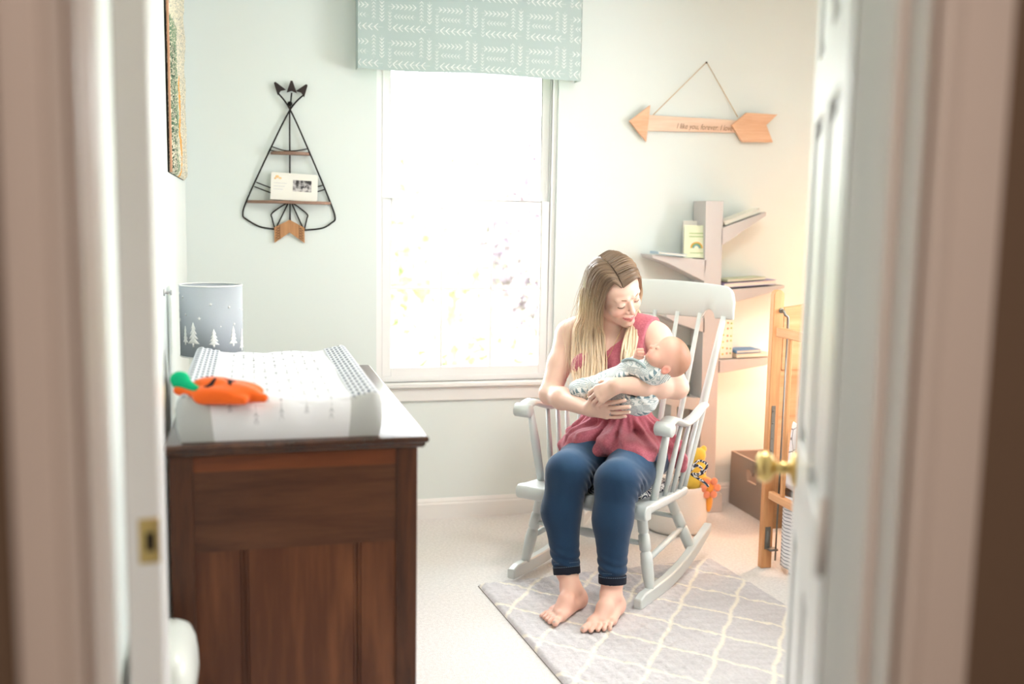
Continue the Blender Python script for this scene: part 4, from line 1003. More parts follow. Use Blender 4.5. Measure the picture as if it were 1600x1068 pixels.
# ================================================================== ROCKING CHAIR
CO = Vector((1.165, 3.36, 0)); CRZ = math.atan2(-.731, .682)
M['chair'] = mat('pale_grey_green_paint', (.81, .835, .83), .33, spec=.5)
RG = .014   # rug height under the runners
def chair():
    r = thing('rocking_chair', 'pale grey-green painted wooden rocking chair the woman sits in', 'chair', CO, CRZ)
    m = M['chair']
    # seat plank
    n = 40; out = []
    for k in range(n):
        a = k/(n-1); u = -.268+.536*a; out.append((u, -.006+.004*math.cos(a*2*PI)))
    for t_ in np.linspace(0, 1, 26)[1:]:
        u = .268-.020*math.sin(t_*PI/2)-(.0 if t_ < .6 else ((t_-.6)/.4)**2*.12); v = .0+.47*math.sin(t_*PI/2)**.9; out.append((u, v))
    out += [(-u, v) for u, v in out[n:][::-1]][:-1]
    tz = lambda v: .374-.045*v
    mb = MB(); k = len(out); dish = []
    rows = []
    for s, dz in ((.93, -.034), (.985, -.032), (1, -.024), (1, -.010), (.985, -.002), (.95, .0), (.80, -.004), (.4, -.010), (.01, -.010)):
        rows.append([(u*s, .22+(v-.22)*s, tz(.22+(v-.22)*s)+dz) for u, v in out])
    mb.sheet(rows, closed_u=True); mb.f.append(tuple(range(k))[::-1]); mb.mi.append(0)
    mb.build('seat', m, r, smooth=True, angle=60)
    mb = MB(); pr = [(math.cos(a)*.022-.002, .348+math.sin(a)*.027) for a in np.linspace(PI*.5, PI*1.5, 12)]+[(.03, .321), (.03, .372)]
    mb.prism([(a, b-.0) for a, b in pr], lambda a, b, h: (h, a, b), -.268, .268); mb.build('front_roll', m, r, bevel=.004)
    # legs
    lp = lambda top, bot: MB().lathe([(rr*1.0, q*(Vector(bot)-Vector(top)).length) for rr, q in ((.019, 0), (.0195, .12), (.0195, .30), (.0165, .315), (.0165, .325), (.0205, .34), (.021, .42), (.021, .52), (.0165, .535), (.0165, .545), (.0205, .56), (.0225, .68), (.021, .85), (.017, .98), (.016, 1))], top, Vector(bot)-Vector(top), n=20)
    legs = {}
    for sx in (-1, 1):
        a, b = (sx*.205, .075, .345), (sx*.262, .05, .058)
        lp(a, b).build('front_leg', m, r, smooth=True, angle=50); legs[sx, 0] = (Vector(a), Vector(b))
        a, b = (sx*.185, .365, .330), (sx*.258, .470, .066)
        lp(a, b).build('rear_leg', m, r, smooth=True, angle=50); legs[sx, 1] = (Vector(a), Vector(b))
    at = lambda l, t: l[0].lerp(l[1], t)
    for sx in (-1, 1):
        MB().tube([at(legs[sx, 0], .66), at(legs[sx, 0], .66).lerp(at(legs[sx, 1], .55), .5), at(legs[sx, 1], .55)], [.010, .012, .010], 14).build('side_stretcher', m, r, smooth=True)
    for i, t in ((0, .45), (1, .38)):
        A, Bq = at(legs[-1, i], t), at(legs[1, i], t)
        if i == 0: pts = [A.lerp(Bq, q) for q in (0, .2, .38, .42, .5, .58, .62, .8, 1)]; rad = [.009, .011, .011, .015, .018, .015, .011, .011, .009]
        else: pts = [A, A.lerp(Bq, .5), Bq]; rad = [.009, .011, .009]
        MB().tube(pts, rad, 14).build('cross_stretcher', m, r, smooth=True)
    # runners
    for sx in (-1, 1):
        vs = np.linspace(-.055, .61, 40); zb = [max(RG-.001, RG+.52*max(0, v-.14)**2*1.02+.6*max(0, -.0-v)**2) for v in vs]; ht = [.050 if v > -.02 else .05-.4*(-.02-v) for v in vs]
        ht = [h*(1 if v < .50 else 1-.35*(v-.50)/.11) for h, v in zip(ht, vs)]
        poly = list(zip(vs, zb))+[(v, z+h) for v, z, h in list(zip(vs, zb, ht))[::-1]]
        mb = MB()
        # raised front block carrying the leg
        mb.prism(poly, lambda a, b, h: (h, a, b), sx*.263-.016, sx*.263+.016); mb.build('runner', m, r, bevel=.005, angle=50)
    # back posts, spindles and crest rail
    bow = lambda u: .585+.030*(1-(u/.34)**2)
    tb = lambda u: (u, .425+.03*(1-(u/.25)**2), .352)
    def top_pt(u): return Vector((u, bow(u)-.012, 1.0))
    for sx in (-1, 1):
        A = Vector((sx*.232, .405, .350)); Bq = Vector((sx*.300, bow(.30)-.006, 1.005)); MB().tube([A.lerp(Bq, q) for q in (0, .1, .3, .5, .8, 1)], [.013, .014, .0165, .016, .013, .0115], 16).build('back_post', m, r, smooth=True)
    for u in (-.155, -.078, 0, .078, .155):
        A = Vector((u*.95, tb(u*.95)[1], .352)); Bq = top_pt(u*1.28); Bq.z = 1.012; MB().tube([A, A.lerp(Bq, .3), A.lerp(Bq, .6), Bq], [.0085, .011, .0105, .008], 14).build('back_spindle', m, r, smooth=True)
    # crest: outline with rounded ends and two notches, bent along the bow
    N_ = 90; us = np.linspace(-.338, .338, N_)
    def zt(u): a = abs(u); return 1.135-.012*(a/.3)**2 if a < .285 else 1.124-.060*(1-math.sqrt(max(0, 1-((a-.285)/.053)**2)))
    def zb(u):
        a = abs(u); z = .995
        if .205 < a < .262: z = .995+.034*math.sin((a-.205)/.057*PI)**.6
        return z
    mb = MB()
    ring = []
    for u in us:
        v = bow(u); t0, t1 = zt(u), zb(u); th = .010; dv = (t0-1.0)*.10
        nz = [0, .04, .5, .96, 1]
        col = [(u, v-th*(1 if 0 < q < 1 else .6)+(t1+(t0-t1)*q-1)*.16, t1+(t0-t1)*q) for q in nz]+[(u, v+th*(1 if 0 < q < 1 else .6)+(t1+(t0-t1)*q-1)*.16, t1+(t0-t1)*q) for q in nz[::-1]]
        ring.append(col)
    mb.sheet(ring, closed_u=True); mb.f.append(tuple(range(10))); mb.f.append(tuple((N_-1)*10+i for i in range(10))[::-1]); mb.mi += [0, 0]
    mb.build('crest_rail', m, r, smooth=True, angle=50)
    # arms
    for sx in (-1, 1):
        path = [(-.005+.058, .650), (.05+.058, .668), (.11+.05, .660), (.18+.05, .638), (.27, .632), (.35, .640), (.40, .655), (.45, .668), (.475, .668)]
        sp = smoothpath([(0, a, b) for a, b in path], 5); mb = MB(); n = 12; rows = []
        for i, p in enumerate(sp):
            q = i/(len(sp)-1); hw = .031-.014*q; ht = .013+.004*(q < .15); u0 = sx*(.292-.012*q-.0)
            rows.append([(u0+hw*math.cos(2*PI*k/n), p[1], p[2]+ht*math.sin(2*PI*k/n)) for k in range(n)])
        mb.sheet(rows, closed_u=True); mb.f.append(tuple(range(n))); mb.f.append(tuple((len(sp)-1)*n+i for i in range(n))); mb.mi += [0, 0]
        mb.tube([(sx*(.292-.034), .062, .644), (sx*(.292-.030), .062, .644), (sx*(.292+.030), .062, .644), (sx*(.292+.034), .062, .644)], [.020, .026, .026, .020], 20)
        mb.build('arm', m, r, smooth=True, angle=60)
        A, Bq = Vector((sx*.235, .115, .355)), Vector((sx*.285, .105, .640)); MB().tube([A.lerp(Bq, q) for q in (0, .2, .6, 1)], [(.014, .013), (.018, .015), (.020, .016), (.015, .012)], 14, flat=(0, 1, 0)).build('arm_post', m, r, smooth=True)
        for v0, v1 in ((.20, .235), (.275, .315), (.345, .39)):
            A, Bq = Vector((sx*.240, v0, .352)), Vector((sx*.284, v1, .632)); MB().tube([A, A.lerp(Bq, .4), Bq], [.008, .011, .008], 12).build('arm_spindle', m, r, smooth=True)
    return r
chair()
def cushion():
    r = thing('seat_cushion', 'black and white patterned cushion tied to the rocking chair seat', 'cushion', CO, CRZ)
    S = SDF(); 
    N = NT('black_white_pattern'); N.b.inputs['Roughness'].default_value = .9; tc = N.n('ShaderNodeTexCoord'); vo = N.n('ShaderNodeTexVoronoi'); vo.inputs['Scale'].default_value = 32; N.l(tc.outputs['Object'], vo.inputs['Vector'])
    wv = N.n('ShaderNodeMath', operation='SINE'); mu = N.n('ShaderNodeMath', operation='MULTIPLY'); mu.inputs[1].default_value = 22; N.l(vo.outputs[0], mu.inputs[0]); N.l(mu.outputs[0], wv.inputs[0])
    rp = N.n('ShaderNodeValToRGB'); rp.color_ramp.elements[0].position = .35; rp.color_ramp.elements[1].position = .5; rp.color_ramp.elements[0].color = rgba((.16, .18, .26)); rp.color_ramp.elements[1].color = rgba((.92, .91, .90)); N.l(wv.outputs[0], rp.inputs[0]); N.l(rp.outputs[0], N.b.inputs['Base Color'])
    mb = MB(); rows = []
    for s, z in ((.01, .0), (.93, .0), (1, .008), (1, .020), (.95, .030), (.7, .037), (.01, .040)):
        rows.append([(u*s, .24+v*s, .361+z-.035*(.24+v*s)-.0) for u, v in squircle(.205, .185, 48, 4)])
    mb.sheet(rows, closed_u=True).build('cushion_pad', N.m, r, smooth=True)
    mb = MB(); mb.tube(smoothpath([(.20, .40, .372), (.235, .435, .40), (.262, .455, .43), (.285, .46, .415), (.27, .45, .39)], 6), (.006), 6)
    mb.tube(smoothpath([(.235, .44, .40), (.262, .47, .445), (.30, .47, .435), (.285, .455, .40), (.25, .44, .398), (.29, .46, .37), (.31, .47, .35)], 6), .005, 6)
    mb.build('cushion_tie', N.m, r, smooth=True)
cushion()

# ================================================================== FLOOR LAMP, ADDED CEILING FILL LIGHTS
def floor_lamp():
    x, y = 2.87, 4.08; r = thing('floor_lamp', 'warm-lit floor lamp standing in the corner behind the crib', 'lamp', (x, y, 0))
    MB().lathe([(.001, 0), (.13, 0), (.13, .012), (.02, .02), (.012, .03), (.001, .03)], n=32).build('lamp_base', M['steel'], r, smooth=True)
    MB().tube([(0, 0, .02), (0, 0, .98)], .010, 12).build('pole', M['steel'], r, smooth=True)
    n = 40; P = [[(a*math.cos(2*PI*k/n), a*math.sin(2*PI*k/n), z) for k in range(n)] for a, z in ((.17, .82), (.12, 1.05))]
    N = NT('warm_shade'); N.b.inputs['Base Color'].default_value = rgba((.95, .85, .70)); N.b.inputs['Transmission Weight'].default_value = 0
    N.b.inputs['Emission Color'].default_value = (1, .55, .25, 1); N.b.inputs['Emission Strength'].default_value = 3.0
    MB().sheet(P, closed_u=True).build('lamp_shade', N.m, r, smooth=True)
    MB().ball((0, 0, 1.0), (.03, .03, .04)).build('light_bulb', M['bulb'], r, smooth=True)
    light('floor_lamp_bulb', 'POINT', (x, y, .78), LAMP_W, (1, .60, .42), .08)
N = NT('lit_bulb'); N.b.inputs['Emission Color'].default_value = (1, .7, .4, 1); N.b.inputs['Emission Strength'].default_value = 6; M['bulb'] = N.m
LAMP_W = 20
floor_lamp()

def add_fill_light(label, loc, power, col, size, group=None):  # out-of-view fixtures added as fill for the nursery and hall
    r = thing('fill_ceiling_light', label, 'ceiling light', loc)
    MB().lathe([(.001, 0), (size*.55, 0), (size*.55, -.03), (size*.5, -.035), (.001, -.035)], n=40).build('light_base', M['white'], r, smooth=True, angle=50)
    N = NT('lit_diffuser'); N.b.inputs['Base Color'].default_value = (.9, .9, .88, 1); N.b.inputs['Emission Color'].default_value = (*col, 1); N.b.inputs['Emission Strength'].default_value = 4
    MB().lathe([(size*.5, -.035), (size*.46, -.06), (size*.32, -.085), (size*.15, -.095), (.001, -.097)], n=40, cap=False).build('light_diffuser', N.m, r, smooth=True)
    l = light('fill_ceiling_lamp', 'AREA', (loc[0], loc[1], loc[2]-.11), power, col, size)
    l.data.shape = 'DISK'
add_fill_light('round frosted ceiling light added unseen as fill in the middle of the nursery', (1.35, 2.35, CEIL), 16, (1, .95, .90), .42)
add_fill_light('round frosted ceiling light added unseen as warm fill in the hall outside the doorway', (.35, -.55, CEIL), 17, (1, .74, .60), .36)

# ================================================================== PEOPLE (chair-local: u = sitter's left, v = towards the chair back, z up)
M['skin'] = attr_mat('skin', rough=.48, spec=.35, sss=.12)
A3 = lambda *p: np.array(p, float)
def unit(p): p = np.array(p, float); return p/np.linalg.norm(p)
def rot_about(v, ax, a):
    ax = unit(ax); return v*math.cos(a)+np.cross(ax, v)*math.sin(a)+ax*(ax@v)*(1-math.cos(a))
def hand(S, W, d, n, side, curls, spread=.10, size=1.0, tdir=None, tlen=None, back=0):
    """W wrist, d towards the fingers, n out of the back of the hand, side +1 right hand / -1 left hand"""
    W, d = A3(*W), unit(d); n = np.array(n, float); n = unit(n-d*(n@d)); s = np.cross(n, d)*side; z = size; tips = []
    offs = (.0275, .0095, -.0090, -.0265); L0 = (.084, .088, .083, .076); Ls = ((.040, .026, .020), (.045, .029, .021), (.041, .027, .020), (.032, .021, .018))
    for i in range(4):
        b0 = W+s*offs[i]*.55*z+d*.012*z; b1 = W+d*L0[i]*z+s*offs[i]*z
        S.cone(b0, b1, .0135*z, .0105*z, .014)
    S.cone(W+d*.02*z, W+d*.055*z-n*.004*z, .017*z, .016*z, .012)
    for i in range(4):
        b1 = W+d*L0[i]*z+s*offs[i]*z; dd = rot_about(d, n, -spread*(offs[i]/.025)*side*-1*.6) if spread else d
        ax = np.cross(n, dd); p = b1; r = (.0087, .0089, .0085, .0075)[i]*z; ang = 0
        for j in range(3):
            ang += curls[i][j]; q = p+rot_about(dd, ax, ang)*Ls[i][j]*z
            # bending toward the palm: make sure the sign closes the hand
            S.cone(p, q, r, r*.92, .0022); p = q; r *= .92
        tips.append((p, rot_about(dd, ax, ang), rot_about(n, ax, ang)))
    tb = W+s*.020*z+d*.018*z; td = unit(tdir if tdir is not None else d*.8+s*.6); tl = tlen or (.038, .030, .024)
    S.cone(W+s*.010*z+d*.010*z, tb+td*tl[0]*.6*z, .017*z, .013*z, .012)
    td2 = unit(td*.85+d*.4); p = tb+td*tl[0]*z; S.cone(tb, p, .0145*z, .0118*z, .008); q = p+td2*tl[1]*z; S.cone(p, q, .0115*z, .0105*z, .004); q2 = q+td2*tl[2]*.6*z; S.cone(q, q2, .0105*z, .0085*z, .003)
    return tips
def foot(S, ank, heel, t1, t5, zf, inner):
    ank, heel, t1, t5 = [A3(*p) for p in (ank, heel, t1, t5)]
    for p in (heel, t1, t5): p[2] = zf
    up = A3(0, 0, 1); fd = unit((t1*.6+t5*.4)-heel); b1 = heel+(t1-heel)*.74; b5 = heel+(t5-heel)*.70
    hc = heel+fd*.030+up*.027
    S.ell(hc, (.028, .028, .029), .02); S.cone(hc+up*.02, ank, .026, .031, .02)
    S.cone(hc, b1+up*.020, .026, .020, .018); S.cone(hc, b5+up*.015, .025, .015, .018)
    mid = heel+fd*.118+up*.052+(b1-b5)*.10; S.cone(ank-up*.005+fd*.008, mid, .031, .024, .022); S.cone(mid, (b1*.55+b5*.45)+up*.024, .025, .017, .018)
    side = unit(np.cross(up, fd)); 
    S.ell(ank+side*.027-up*.006, (.010, .012, .012), .012); S.ell(ank-side*.027-up*.010, (.010, .012, .012), .012)
    tips = []
    for i in range(5):
        q = (0, .30, .54, .76, .97)[i]; b = b1*(1-q)+b5*q+up*(.016-.003*q); t = t1*(1-q)+t5*q
        ext = (0, .004, .001, -.002, -.002)[i]; t = t+fd*ext+up*((.012 if i == 0 else .009))
        r = (.0125, .0088, .0083, .0078, .0074)[i]; m = b*.45+t*.55+up*(.005 if i else .002); t = t-fd*r
        S.cone(b, m, r*1.05, r*.95, .007); S.cone(m, t, r*.92, r*(.95 if i else .92), .003); tips.append(t+up*r*.55+fd*r*.4)
    return tips

HT = A3(.0297, .168, 1.1145)
HR = np.array([[.489, .797, .354], [.846, -.335, -.415], [.212, -.503, .838]])   # rows: her left, forward, up
HR = np.stack([unit(r_) for r_ in HR]); HS = 1.05
def Hd(x, y, z): return HT+(HR[0]*x+HR[1]*y+HR[2]*z)*HS
def tone_skin(V, base, patches):
    C = np.tile(lin(base), (len(V), 1)).astype(float); C *= (1+.035*fnoise(V, 30, 2))[:, None]
    for c, r, col, amt in patches:
        c = A3(*c); r = np.array(r if hasattr(r, '__len__') else (r, r, r)); d = (((V-c)/r)**2).sum(1); w_ = np.clip(1.4-d*1.2, 0, 1)[:, None]*amt; C = C*(1-w_)+np.array(lin(col))*w_
    return C
SKIN = (.925, .775, .705); PINK = (.90, .62, .58)

def woman():
    r = thing('person', 'barefoot blonde woman in dusty rose top and jeans, cradling a baby in the rocking chair', 'person', CO, CRZ)
    S = SDF()
    # trunk and neck
    S.ell((.025, .31, .485), (.165, .115, .095), .03).ell((.0, .285, .62), (.118, .092, .12), .05).ell((-.02, .265, .80), (.132, .092, .15), .05)
    S.cone((-.165, .275, .948), (.120, .265, .958), .048, .048, .05).cone((-.03, .26, .955), (-.01, .235, 1.0), .062, .052, .05)
    nb = Hd(0, -.018, -.055); S.cone((-.018, .245, .985), nb, .052, .050, .03)
    S.cone((-.02, .215, .95), (-.02, .19, .88), .05, .05, .04)
    SL, EL, WL = (.158, .268, .935), (.305, .130, .785), (.168, -.070, .806)
    SR_, ER, WR = (-.215, .275, .922), (-.212, .125, .708), (.030, -.018, .698)
    S.cone((.12, .265, .95), SL, .05, .056, .04).cone(SL, np.add(np.multiply(SL, .55), np.multiply(EL, .45)), .056, .050, .02).cone(np.add(np.multiply(SL, .55), np.multiply(EL, .45)), EL, .050, .039, .02)
    m = np.add(np.multiply(EL, .68), np.multiply(WL, .32)); q6 = np.add(np.multiply(EL, .42), np.multiply(WL, .58)); S.cone(EL, m, .037, .040, .02).cone(m, q6, .040, .037, .02).cone(q6, WL, .037, .026, .02)
    S.cone((-.16, .275, .945), SR_, .05, .054, .04).cone(SR_, np.add(np.multiply(SR_, .5), np.multiply(ER, .5)), .054, .047, .02).cone(np.add(np.multiply(SR_, .5), np.multiply(ER, .5)), ER, .047, .040, .02)
    m = np.add(np.multiply(ER, .68), np.multiply(WR, .32)); S.cone(ER, m, .039, .040, .02).cone(m, WR, .040, .0255, .02)
    # hands
    c_l = [(.35, .45, .30), (.42, .50, .30), (.46, .52, .30), (.46, .50, .30)]
    tl = hand(S, WL, (-.86, .0, -.50), (.10, -.86, .40), -1, c_l, spread=.10, tdir=(-.75, .62, -.05))
    c_r = [(.06, .12, .10), (.02, .10, .08), (.04, .14, .10), (.10, .22, .14)]
    tr_ = hand(S, WR, (.955, -.20, .10), (-.05, -.93, -.36), 1, c_r, spread=.14, tdir=(.62, .0, .78))
    # legs (under the jeans) and feet
    hipA, kA, sA, cA, aA = (-.070, .30, .487), (-.012, -.080, .468), (-.020, -.110, .335), (.030, -.150, .139), (.062, -.172, .088)
    hipB, kB, sB, cB, aB = (.125, .30, .487), (.184, -.080, .466), (.184, -.110, .344), (.205, -.140, .139), (.207, -.150, .090)
    for h_, k_, s_, c_, a_ in ((hipA, kA, sA, cA, aA), (hipB, kB, sB, cB, aB)):
        S.cone(h_, k_, .085, .064, .03).cone(k_, s_, .064, .056, .02).cone(s_, c_, .056, .037, .02).cone(c_, a_, .037, .032, .02)
    zf = .0165
    f1 = foot(S, aA, (.085, -.125, 0), (.099, -.362, 0), (.022, -.322, 0), zf, 1)
    f2 = foot(S, aB, (.216, -.100, 0), (.203, -.352, 0), (.272, -.288, 0), zf, -1)
    # head
    H = lambda kind, *a, **k: None
    def he(c, rad, k, sub=False): S.ell(Hd(*c), np.multiply(rad, HS), k, HR, sub)
    def hc(a, b, ra, rb, k, sub=False): S.cone(Hd(*a), Hd(*b), ra*HS, rb*HS, k, sub)
    he((0, -.014, .038), (.073, .092, .080), .02); he((0, .030, -.028), (.057, .058, .075), .025); he((0, .042, .036), (.060, .046, .045), .025)
    for sx in (-1, 1): hc((sx*.050, .008, -.058), (sx*.012, .070, -.094), .017, .015, .022)
    he((0, .076, -.097), (.018, .014, .014), .016)
    for sx in (-1, 1):
        he((sx*.037, .060, -.034), (.024, .024, .024), .02)
        he((sx*.031, .0975, .000), (.017, .0115, .0105), .010, True)
        he((sx*.031, .0745, -.001), (.0165, .0150, .0125), .003)
        hc((sx*.044, .074, .019), (sx*.014, .085, .019), .007, .007, .014)
        he((sx*.074, -.010, -.012), (.010, .018, .030), .006)
    hc((0, .084, .004), (0, .101, -.030), .0062, .0085, .008); he((0, .102, -.036), (.0105, .0105, .0090), .006)
    for sx in (-1, 1): he((sx*.0115, .092, -.040), (.0068, .0085, .0065), .004)
    he((0, .078, -.068), (.026, .017, .020), .012)
    # smiling lips
    for sx in (-1, 1):
        hc((sx*.0265, .0775, -.0560), (sx*.004, .0945, -.0655), .0028, .0046, .003); hc((sx*.0245, .0775, -.0590), (0, .0920, -.0745), .0028, .0056, .003)
    hc((-.018, .0905, -.0688), (0, .0975, -.0700), .0012, .0014, .002, True); hc((.018, .0905, -.0688), (0, .0975, -.0700), .0012, .0014, .002, True)
    for c in ((.0, -.0, zf-.004),): S.plane((0, 0, zf), (0, 0, -1), .003)
    V, Q = S.mesh(.0030)
    pt = [(Hd(sx*.038, .075, -.036), .028, (.94, .67, .61), .35) for sx in (-1, 1)]
    pt += [(Hd(0, .105, -.036), .013, (.94, .66, .62), .4)]
    o = np_mesh('body', V, Q, M['skin'], r)
    C = tone_skin(V, SKIN, pt)
    Lc = (V-HT)@HR.T/HS   # head-local positions
    lip = (np.abs(Lc[:, 0]) < .0275) & (Lc[:, 1] > .073) & (np.abs(Lc[:, 2]+.0700-14.0*Lc[:, 0]**2) < .0098-.19*np.abs(Lc[:, 0]))
    C[lip] = lin((.87, .56, .55)); gap = lip & (np.abs(Lc[:, 2]+.0694-14.0*Lc[:, 0]**2) < .0011); C[gap] = lin((.62, .28, .28))
    ftone = V[:, 2] < .13; C[ftone] = C[ftone]*.6+np.array(lin((.93, .70, .63)))*.4
    for t in f1+f2:
        d = np.linalg.norm((V-t)*[1, 1, 1.4], axis=1); rr_ = .0052 if (t is f1[0] or t is f2[0]) else .0034; C[d < rr_] = lin((.72, .70, .68) if rr_ > .005 else (.86, .72, .68))
    for p, dd, nn in tl+tr_:
        q = p+nn*.006-dd*.000; d = np.linalg.norm(V-q, axis=1); C[d < .0052] = lin((.95, .80, .76))
    set_tone(o, C)
    # lashes and brows
    mb = MB()
    for sx in (-1, 1):
        pts = [Hd(sx*(.031+.0155*math.cos(a)), .0870-.010*abs(math.cos(a))**2-.0015*sx*0, -.0045-.0065*math.sin(a)) for a in np.linspace(.15, PI-.15, 12)]
        mb.tube(pts, [.0007]+[.0013]*10+[.0007], 6)
        for k in range(2, 11): p = Vector(pts[k]); mb.tube([p, p+Vector(HR[1])*.005+Vector(HR[2])*-.004+Vector(HR[0])*sx*.001], [.0005, .0002], 4)
    mb.build('eyelashes', mat('lash_brown', (.30, .21, .17), .7), o, smooth=True)
    mb = MB()
    for sx in (-1, 1): mb.tube(smoothpath([Hd(sx*.014, .0925, .0165), Hd(sx*.028, .0900, .0215), Hd(sx*.040, .0815, .0215), Hd(sx*.050, .070, .0155)], 5), [(.0024, .0010)]*15+[(.0008, .0006)], 6, flat=tuple(HR[2]))
    mb.build('eyebrows', mat('brow_brown', (.58, .43, .33), .8), o, smooth=True)
    # ring
    p, dd, nn = tr_[2]; W = A3(*WR); d_ = unit((.955, -.20, .10)); n_ = np.array((-.05, -.93, -.36)); n_ = unit(n_-d_*(n_@d_)); s_ = np.cross(n_, d_)
    rc = W+d_*(.083+.018)+s_*(-.009-.003)-n_*.002; mb = MB(); ax = unit(d_*1-n_*.1); u_ = unit(np.cross(ax, s_)); 
    mb.tube([rc+(u_*math.cos(a)+s_*math.sin(a))*.0103 for a in np.linspace(0, 2*PI, 25)[:-1]], .0010, 6, closed=True); mb.ball(rc+n_*.0115, .0026, 8, 6)
    mb.build('finger_ring', mat('silver', (.86, .86, .88), .15, metal=1), o, smooth=True)

    # ---- jeans
    J = SDF()
    for i, (h_, k_, s_, c_) in enumerate(((hipA, kA, sA, cA), (hipB, kB, sB, cB))):
        J.cone(h_, np.add(np.multiply(h_, .4), np.multiply(k_, .6)), .094, .089, .03).cone(np.add(np.multiply(h_, .4), np.multiply(k_, .6)), k_, .089, .077, .02)
        J.cone(k_, s_, .077, .067, .025).cone(s_, c_, .067, .0445, .03)
    J.ell((.027, .315, .490), (.178, .118, .098), .03)
    ck = lambda c, w_, amp: (lambda P: amp*np.exp(-(((P-np.array(c))/np.array(w_))**2).sum(-1)))
    kbs = [(kA, 1), (kB, 1)]
    def jd(P):
        f = .0013*fnoise(P, 45, 12)
        for k_, _ in kbs:   # creases behind and beside the knee
            q = P-np.array(k_); g = np.exp(-((q[..., 1]-.05)/.05)**2-((q[..., 2]+.035)/.05)**2); f = f+g*.0035*np.sin(q[..., 1]*150+q[..., 2]*190)
            g2 = np.exp(-((q[..., 2]+.30)/.05)**2); f = f+g2*.0018*np.sin(q[..., 2]*210+q[..., 0]*60)
        return f
    J.disp = jd; J.plane((0, 0, .128), (0, 0, -1), .003)
    V, Q = J.mesh(.0038)
    N = NT('blue_denim'); b = N.b; b.inputs['Roughness'].default_value = .85; b.inputs['Specular IOR Level'].default_value = .15; b.inputs['Sheen Weight'].default_value = .2
    at_ = N.n('ShaderNodeAttribute', attribute_name='tone'); tc = N.n('ShaderNodeTexCoord'); nz = N.n('ShaderNodeTexNoise'); nz.inputs['Scale'].default_value = 700; N.l(tc.outputs['Object'], nz.inputs['Vector'])
    mxn = N.n('ShaderNodeMixRGB', blend_type='OVERLAY'); mxn.inputs[0].default_value = .35; N.l(at_.outputs['Color'], mxn.inputs[1]); N.l(nz.outputs[0], mxn.inputs[2]); N.l(mxn.outputs[0], b.inputs['Base Color'])
    jo = np_mesh('jeans', V, Q, N.m, r)
    base, pale_blue = np.array(lin((.125, .225, .335))), np.array(lin((.30, .45, .60))); fd_ = np.zeros(len(V))
    for h_, k_, s_, c_ in ((hipA, kA, sA, cA), (hipB, kB, sB, cB)):   # paler blue along the thigh tops
        a_, b_ = np.array(h_)+[0, 0, .07], np.array(k_)+[0, .01, .06]; t = np.clip(((V-a_)@(b_-a_))/((b_-a_)@(b_-a_)), 0, 1); dd = np.linalg.norm(V-(a_+t[:, None]*(b_-a_)), axis=1); fd_ = np.maximum(fd_, np.clip(1-dd/.095, 0, 1))
    set_tone(jo, base+(pale_blue-base)*fd_[:, None]*.8)
    for c_, s_ in ((cA, sA), (cB, sB)):
        ax = unit(np.subtract(s_, c_)); cc = A3(*c_); mb = MB(); e = Vector(ax)
        mb.lathe([(.0400, -.012), (.0475, -.013), (.0485, -.008), (.0488, .010), (.0480, .016), (.0450, .018)], cc+ax*0, e, n=40, cap=False)
        cf = mb.build('cuff', mat('dark_denim_cuff', (.075, .10, .16), .9, bump=.3, bscale=500), jo, smooth=True)
        mb = MB(); U = e.orthogonal().normalized(); W_ = e.cross(U)
        for hh in (.0125, .026):
            for k in range(40):
                if hh > .02 and k % 1: continue
                a0, a1 = 2*PI*k/40, 2*PI*(k+.62)/40; rr_ = .0492 if hh < .02 else .0468; mb.tube([Vector(cc)+e*hh+(U*math.cos(a)+W_*math.sin(a))*rr_ for a in (a0, (a0+a1)/2, a1)], .0006, 4)
        mb.build('cuff_stitching', mat('pale_thread', (.48, .58, .68), .8), cf)
    # ---- tank top
    T = SDF()
    T.ell((.0, .285, .62), (.132, .104, .13), .05).ell((-.02, .265, .80), (.142, .100, .155), .05)
    T.ell((-.085, .175, .815), (.060, .055, .062), .04).ell((.060, .170, .815), (.062, .055, .062), .04)
    T.cone((-.165, .275, .948), (.120, .265, .958), .0545, .0545, .05).cone((-.03, .26, .955), (-.01, .245, .985), .062, .055, .05)
    T.cone((-.02, .225, .93), (-.02, .20, .86), .055, .06, .04)
    T.cone((.085, .266, .966), (.140, .264, .952), .057, .062, .03).cone((.115, .235, .95), (.120, .20, .87), .050, .050, .03)
    # peplum spreading over hips and thighs
    T.ell((.03, .30, .555), (.190, .125, .080), .04)
    T.cone((-.085, .25, .520), (-.045, .075, .518), .090, .072, .05).cone((.130, .25, .520), (.175, .085, .518), .090, .072, .05).cone((.04, .22, .56), (.075, .08, .545), .06, .055, .05).cone((-.17, .28, .505), (-.115, .13, .505), .05, .045, .03)
    T.cone((.215, .33, .50), (.245, .36, .445), .05, .022, .03).cone((-.17, .30, .50), (-.20, .27, .455), .04, .020, .03)
    T.ell((-.03, .15, 1.0), (.110, .17, .105), .006, sub=True)
    T.ell((.222, .25, .935), (.084, .17, .125), .006, sub=True).ell((-.292, .26, .93), (.090, .17, .13), .006, sub=True)
    T.ell((-.02, .25, 1.06), (.075, .10, .085), .006, sub=True)
    def td_(P):
        x, y, z = P[..., 0], P[..., 1], P[..., 2]; a = np.arctan2(y-.30, x-.03); g = np.clip((.66-z)/.07, 0, 1)
        f = g*(.0052*np.sin(a*17+2*np.sin(z*30))+.0035*np.sin(a*31+1.7+z*25)+.0045*np.sin(z*95+a*7+2.5*np.sin(a*5)))+.0012*fnoise(P, 35, 4)
        seam = np.exp(-((z-.585-.01*np.sin(x*9))/.006)**2)*.003
        return f+seam*g
    T.disp = td_
